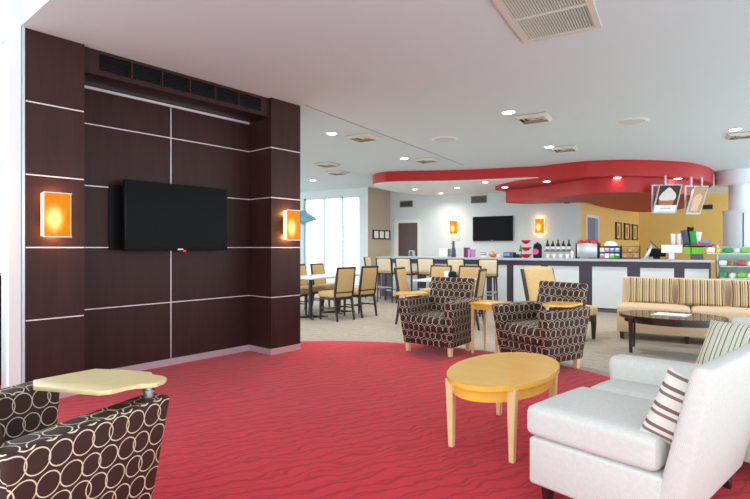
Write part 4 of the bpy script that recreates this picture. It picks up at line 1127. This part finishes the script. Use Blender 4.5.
MB().prism(ellipse(0.17, 0.045, 28), 0, 0.03, 0.006, 1).build('tray', M['red_plastic'], t)
MB().rbox(0.2, 0.06, 0.06, 0.025, mat=Matrix.Translation((0.02, 0, 0.062))).build('wrapped_snacks', M['blue'], t)

# pastry display case at the right end of the bar
t = thing('display_fridge', 'glass pastry display case with trays at the right end of the bar', 'display case', (0.89, 10.75, 0))
MB().box(-0.28, 0.42, -0.3, 0.4, 0.0, 0.72, 0.01, 2).build('base', M['grey'], t)
for z, d in ((0.72, 0.3), (0.92, 0.24), (1.14, 0.16)):
    MB().box(-0.27 if z < 1.1 else -0.46, 0.40, -d - 0.08, 0.35 if z < 1.1 else 0.25, z + 0.001, z + 0.015).build('shelf', plain('pale_glass_shelf', rgb(200, 226, 220), 0.15), t)
MB().box(-0.27, 0.40, 0.352, 0.37, 0.72, 1.26).build('back_panel', plain('pale_back_panel', rgb(206, 224, 216), 0.4), t)
MB().box(-0.3, -0.27, 0.1, 0.38, 0.72, 1.3, 0.005, 1).build('side_panel', M['steel'], t)
MB().box(0.40, 0.43, 0.1, 0.38, 0.72, 1.3, 0.005, 1).build('side_panel', M['steel'], t)
MB().hexa([(-0.46, -0.2, 1.27), (0.43, -0.2, 1.27), (0.43, 0.2, 1.3), (-0.46, 0.2, 1.3)], [(-0.46, -0.2, 1.28), (0.43, -0.2, 1.28), (0.43, 0.2, 1.31), (-0.46, 0.2, 1.31)]).build('canopy', M['glass'], t)
MB().hexa([(-0.28, -0.4, 0.74), (0.42, -0.4, 0.74), (0.42, -0.39, 0.74), (-0.28, -0.39, 0.74)], [(-0.28, -0.2, 1.3), (0.42, -0.2, 1.24), (0.42, -0.19, 1.24), (-0.28, -0.19, 1.3)]).build('curved_glass', M['glass'], t)
rng = random.Random(3)
cols = ['green_dark', 'paper', 'green', 'paper', 'cup_orange', 'red_plastic', 'paper', 'yellow']
where = ('lower', 'middle', 'upper')
for row_, (r_, (z, y0, n)) in ((q_, v_) for q_ in range(2) for v_ in enumerate(((0.7355, 10.52, 5), (0.9355, 10.58, 5), (1.1555, 10.66, 5)))):
    for k in range(n):
        x = (0.67, 0.67, 0.49)[r_] + k * 0.125
        mm = cols[(k + r_ * 3 + row_ * 5) % 8]
        if k % 2 == 0: mb = MB().rbox(0.11, 0.14, 0.075, 0.02, (0, 0, 0.01), 5, mat=Matrix.Translation((0, 0, 0.048)))
        else: mb = MB().lathe([(0.04, 0), (0.055, 0.02), (0.05, 0.06), (0.03, 0.08), (0, 0.085)], seg=14)
        o = mb.build('pastry_pack', M[mm], loc=(x + 0.03 * row_, y0 + 0.2 * row_, z), rot=(0, 0, rng.uniform(-0.2, 0.2)))
        tag(o, '%s shelf snack pack in the pastry case, %s row, %s from the left' % (where[r_], ('front', 'back')[row_], ('first', 'second', 'third', 'fourth', 'fifth')[k]), 'snack', 'snack packs in the pastry case')

# silver column
struct('column', MB().lathe([(0.31, 0), (0.31, 2.02), (0.325, 2.03), (0.325, 2.09), (0.205, 2.1), (0.205, 2.66), (0.46, 2.68), (0.47, 2.76), (0.47, CZ)], (1.2, 14.13, 0), 48), M['column'], label='silver clad round column behind the pastry case')
sm = MB()
for a in (R(-82),): sm.box(0.306, 0.315, -0.012, 0.012, 0.02, 2.02, mat=Matrix.Translation((1.2, 14.13, 0)) @ Matrix.Rotation(a, 4, 'Z'))
sm.lathe([(0.313, 0.98), (0.313, 1.01)], (1.2, 14.13, 0), 48)
sm.build('seam', M['navy'], bpy.data.objects['column'])

# ------------------------------------------------------------------ hanging signs
def hang_sign(label, x, y, zt, zb, w, lean, pic, rz=0.0, poles=(0,)):
    t = thing('hanging_sign', label, 'sign', (x, y, zb), rz)
    h = zt - zb
    sh_ = Matrix(((1, 0, lean / h, -lean / 2), (0, 1, 0.16 / h, -0.08), (0, 0, 1, 0), (0, 0, 0, 1)))
    sh2 = Matrix.Translation((-0.03, 0.10, 0.0))
    fr = MB()
    for mt in (sh_, sh2):
        for x0, x1, z0, z1 in ((-w / 2, w / 2, 0, 0.022), (-w / 2, w / 2, h - 0.022, h), (-w / 2, -w / 2 + 0.022, 0.022, h - 0.022), (w / 2 - 0.022, w / 2, 0.022, h - 0.022)):
            fr.box(x0, x1, -0.012, 0.012, z0, z1, 0, 1, 0, mt)
    fr.build('frame', M['alu'], t)
    band = h * 0.27
    MB().box(-w / 2 + 0.02, w / 2 - 0.02, -0.006, 0.006, band if pic else 0.02, h - 0.02, 0, 1, 0, sh_).build('picture', M['brown_photo'] if pic else M['tan_photo'], t)
    if pic:
        MB().box(-w / 2 + 0.02, w / 2 - 0.02, -0.006, 0.006, 0.02, band, 0, 1, 0, sh_).build('caption_band', M['paper'], t)
        MB().box(-w * 0.22, w * 0.24, -0.0075, -0.006, band * 0.55, band * 0.62, 0, 1, 0, sh_).build('caption_line', M['grey'], t)
        MB().prism([(-w * 0.30, 0), (w * 0.26, 0), (w * 0.32, h * 0.2), (-w * 0.36, h * 0.2)], 0.006, 0.008, mat=sh_ @ Matrix.Translation((0, 0, band)) @ Matrix.Rotation(PI / 2, 4, 'X')).build('printed_cup', M['cup_orange'], t)
        blob = [(-0.36, 0.2), (-0.38, 0.28), (-0.33, 0.36), (-0.28, 0.44), (-0.2, 0.5), (-0.12, 0.58), (-0.03, 0.63), (0.04, 0.6), (0.12, 0.55), (0.2, 0.48), (0.28, 0.43), (0.34, 0.33), (0.34, 0.24), (0.3, 0.18), (0, 0.15), (-0.28, 0.16)]
        MB().prism([(a * w, b * h) for a, b in blob], 0.009, 0.011, mat=sh_ @ Matrix.Translation((0, 0, band)) @ Matrix.Rotation(PI / 2, 4, 'X')).build('printed_cream', M['cream_photo'], t)
    else:
        MB().prism([(-w * 0.25, h * 0.1), (w * 0.2, h * 0.1), (w * 0.28, h * 0.6), (w * 0.1, h * 0.72), (-w * 0.2, h * 0.66), (-w * 0.33, h * 0.5)], 0.007, 0.009, mat=sh_ @ Matrix.Rotation(PI / 2, 4, 'X')).build('printed_drink', plain('printed_drink', rgb(222, 190, 160), 0.5, var=0.1), t)
    for p in poles:
        MB().cyl((p, 0.04, h - 0.02), (p, 0.04, 2.667 - zb), 0.02, 10).build('hanger', M['steel'], t)
    return t
hang_sign('hanging sign picturing whipped cream over a caramel drink', -0.18, 11.5, 2.50, 1.93, 0.44, 0.2, True, 0.45, (-0.02,))
hang_sign('hanging tan drink sign, right of the whipped cream one', 0.33, 12.0, 2.50, 1.92, 0.32, 0.34, False, 0.7, (-0.10, 0.14))

# ------------------------------------------------------------------ dark cabinet and flowers by the left glazing
t = thing('cabinet', 'dark cabinet at the left edge beside the white window post', 'cabinet', (-5.54, 2.31, 0), 0)
MB().box(-0.3, 0.3, -0.2, 0.2, 0.0, 0.98, 0.006, 1).build('body', M['dark_wood'], t)
MB().box(-0.31, 0.31, -0.21, 0.21, 0.98, 1.0, 0.004, 1).build('worktop', M['black'], t)
MB().box(-0.29, 0.29, -0.206, -0.2, 0.04, 0.95).build('door', M['black'], t)

# ------------------------------------------------------------------ light, sky, camera
w = bpy.data.worlds.new('World'); S.world = w; w.use_nodes = True
bg = w.node_tree.nodes['Background']
bg.inputs[0].default_value = (0.89, 0.98, 1.02, 1); bg.inputs[1].default_value = 2.2

cam = bpy.data.cameras.new('Camera'); co = bpy.data.objects.new('Camera', cam); COL.objects.link(co)
cam.sensor_width = 36; cam.lens = 505 / 750 * 36
cam.shift_y = -2.0 / 750
co.location = (0, 0, 1.25); co.rotation_euler = (PI / 2, 0, R(30.96))
cam.clip_end = 200
S.camera = co
S.view_settings.view_transform = 'Standard'
S.view_settings.look = 'None'
S.view_settings.gamma = 1
S.view_settings.use_curve_mapping = False
S.view_settings.exposure = 0.40
S.cycles.use_denoising = True
S.cycles.max_bounces = 8
S.cycles.diffuse_bounces = 5
S.cycles.sample_clamp_indirect = 6
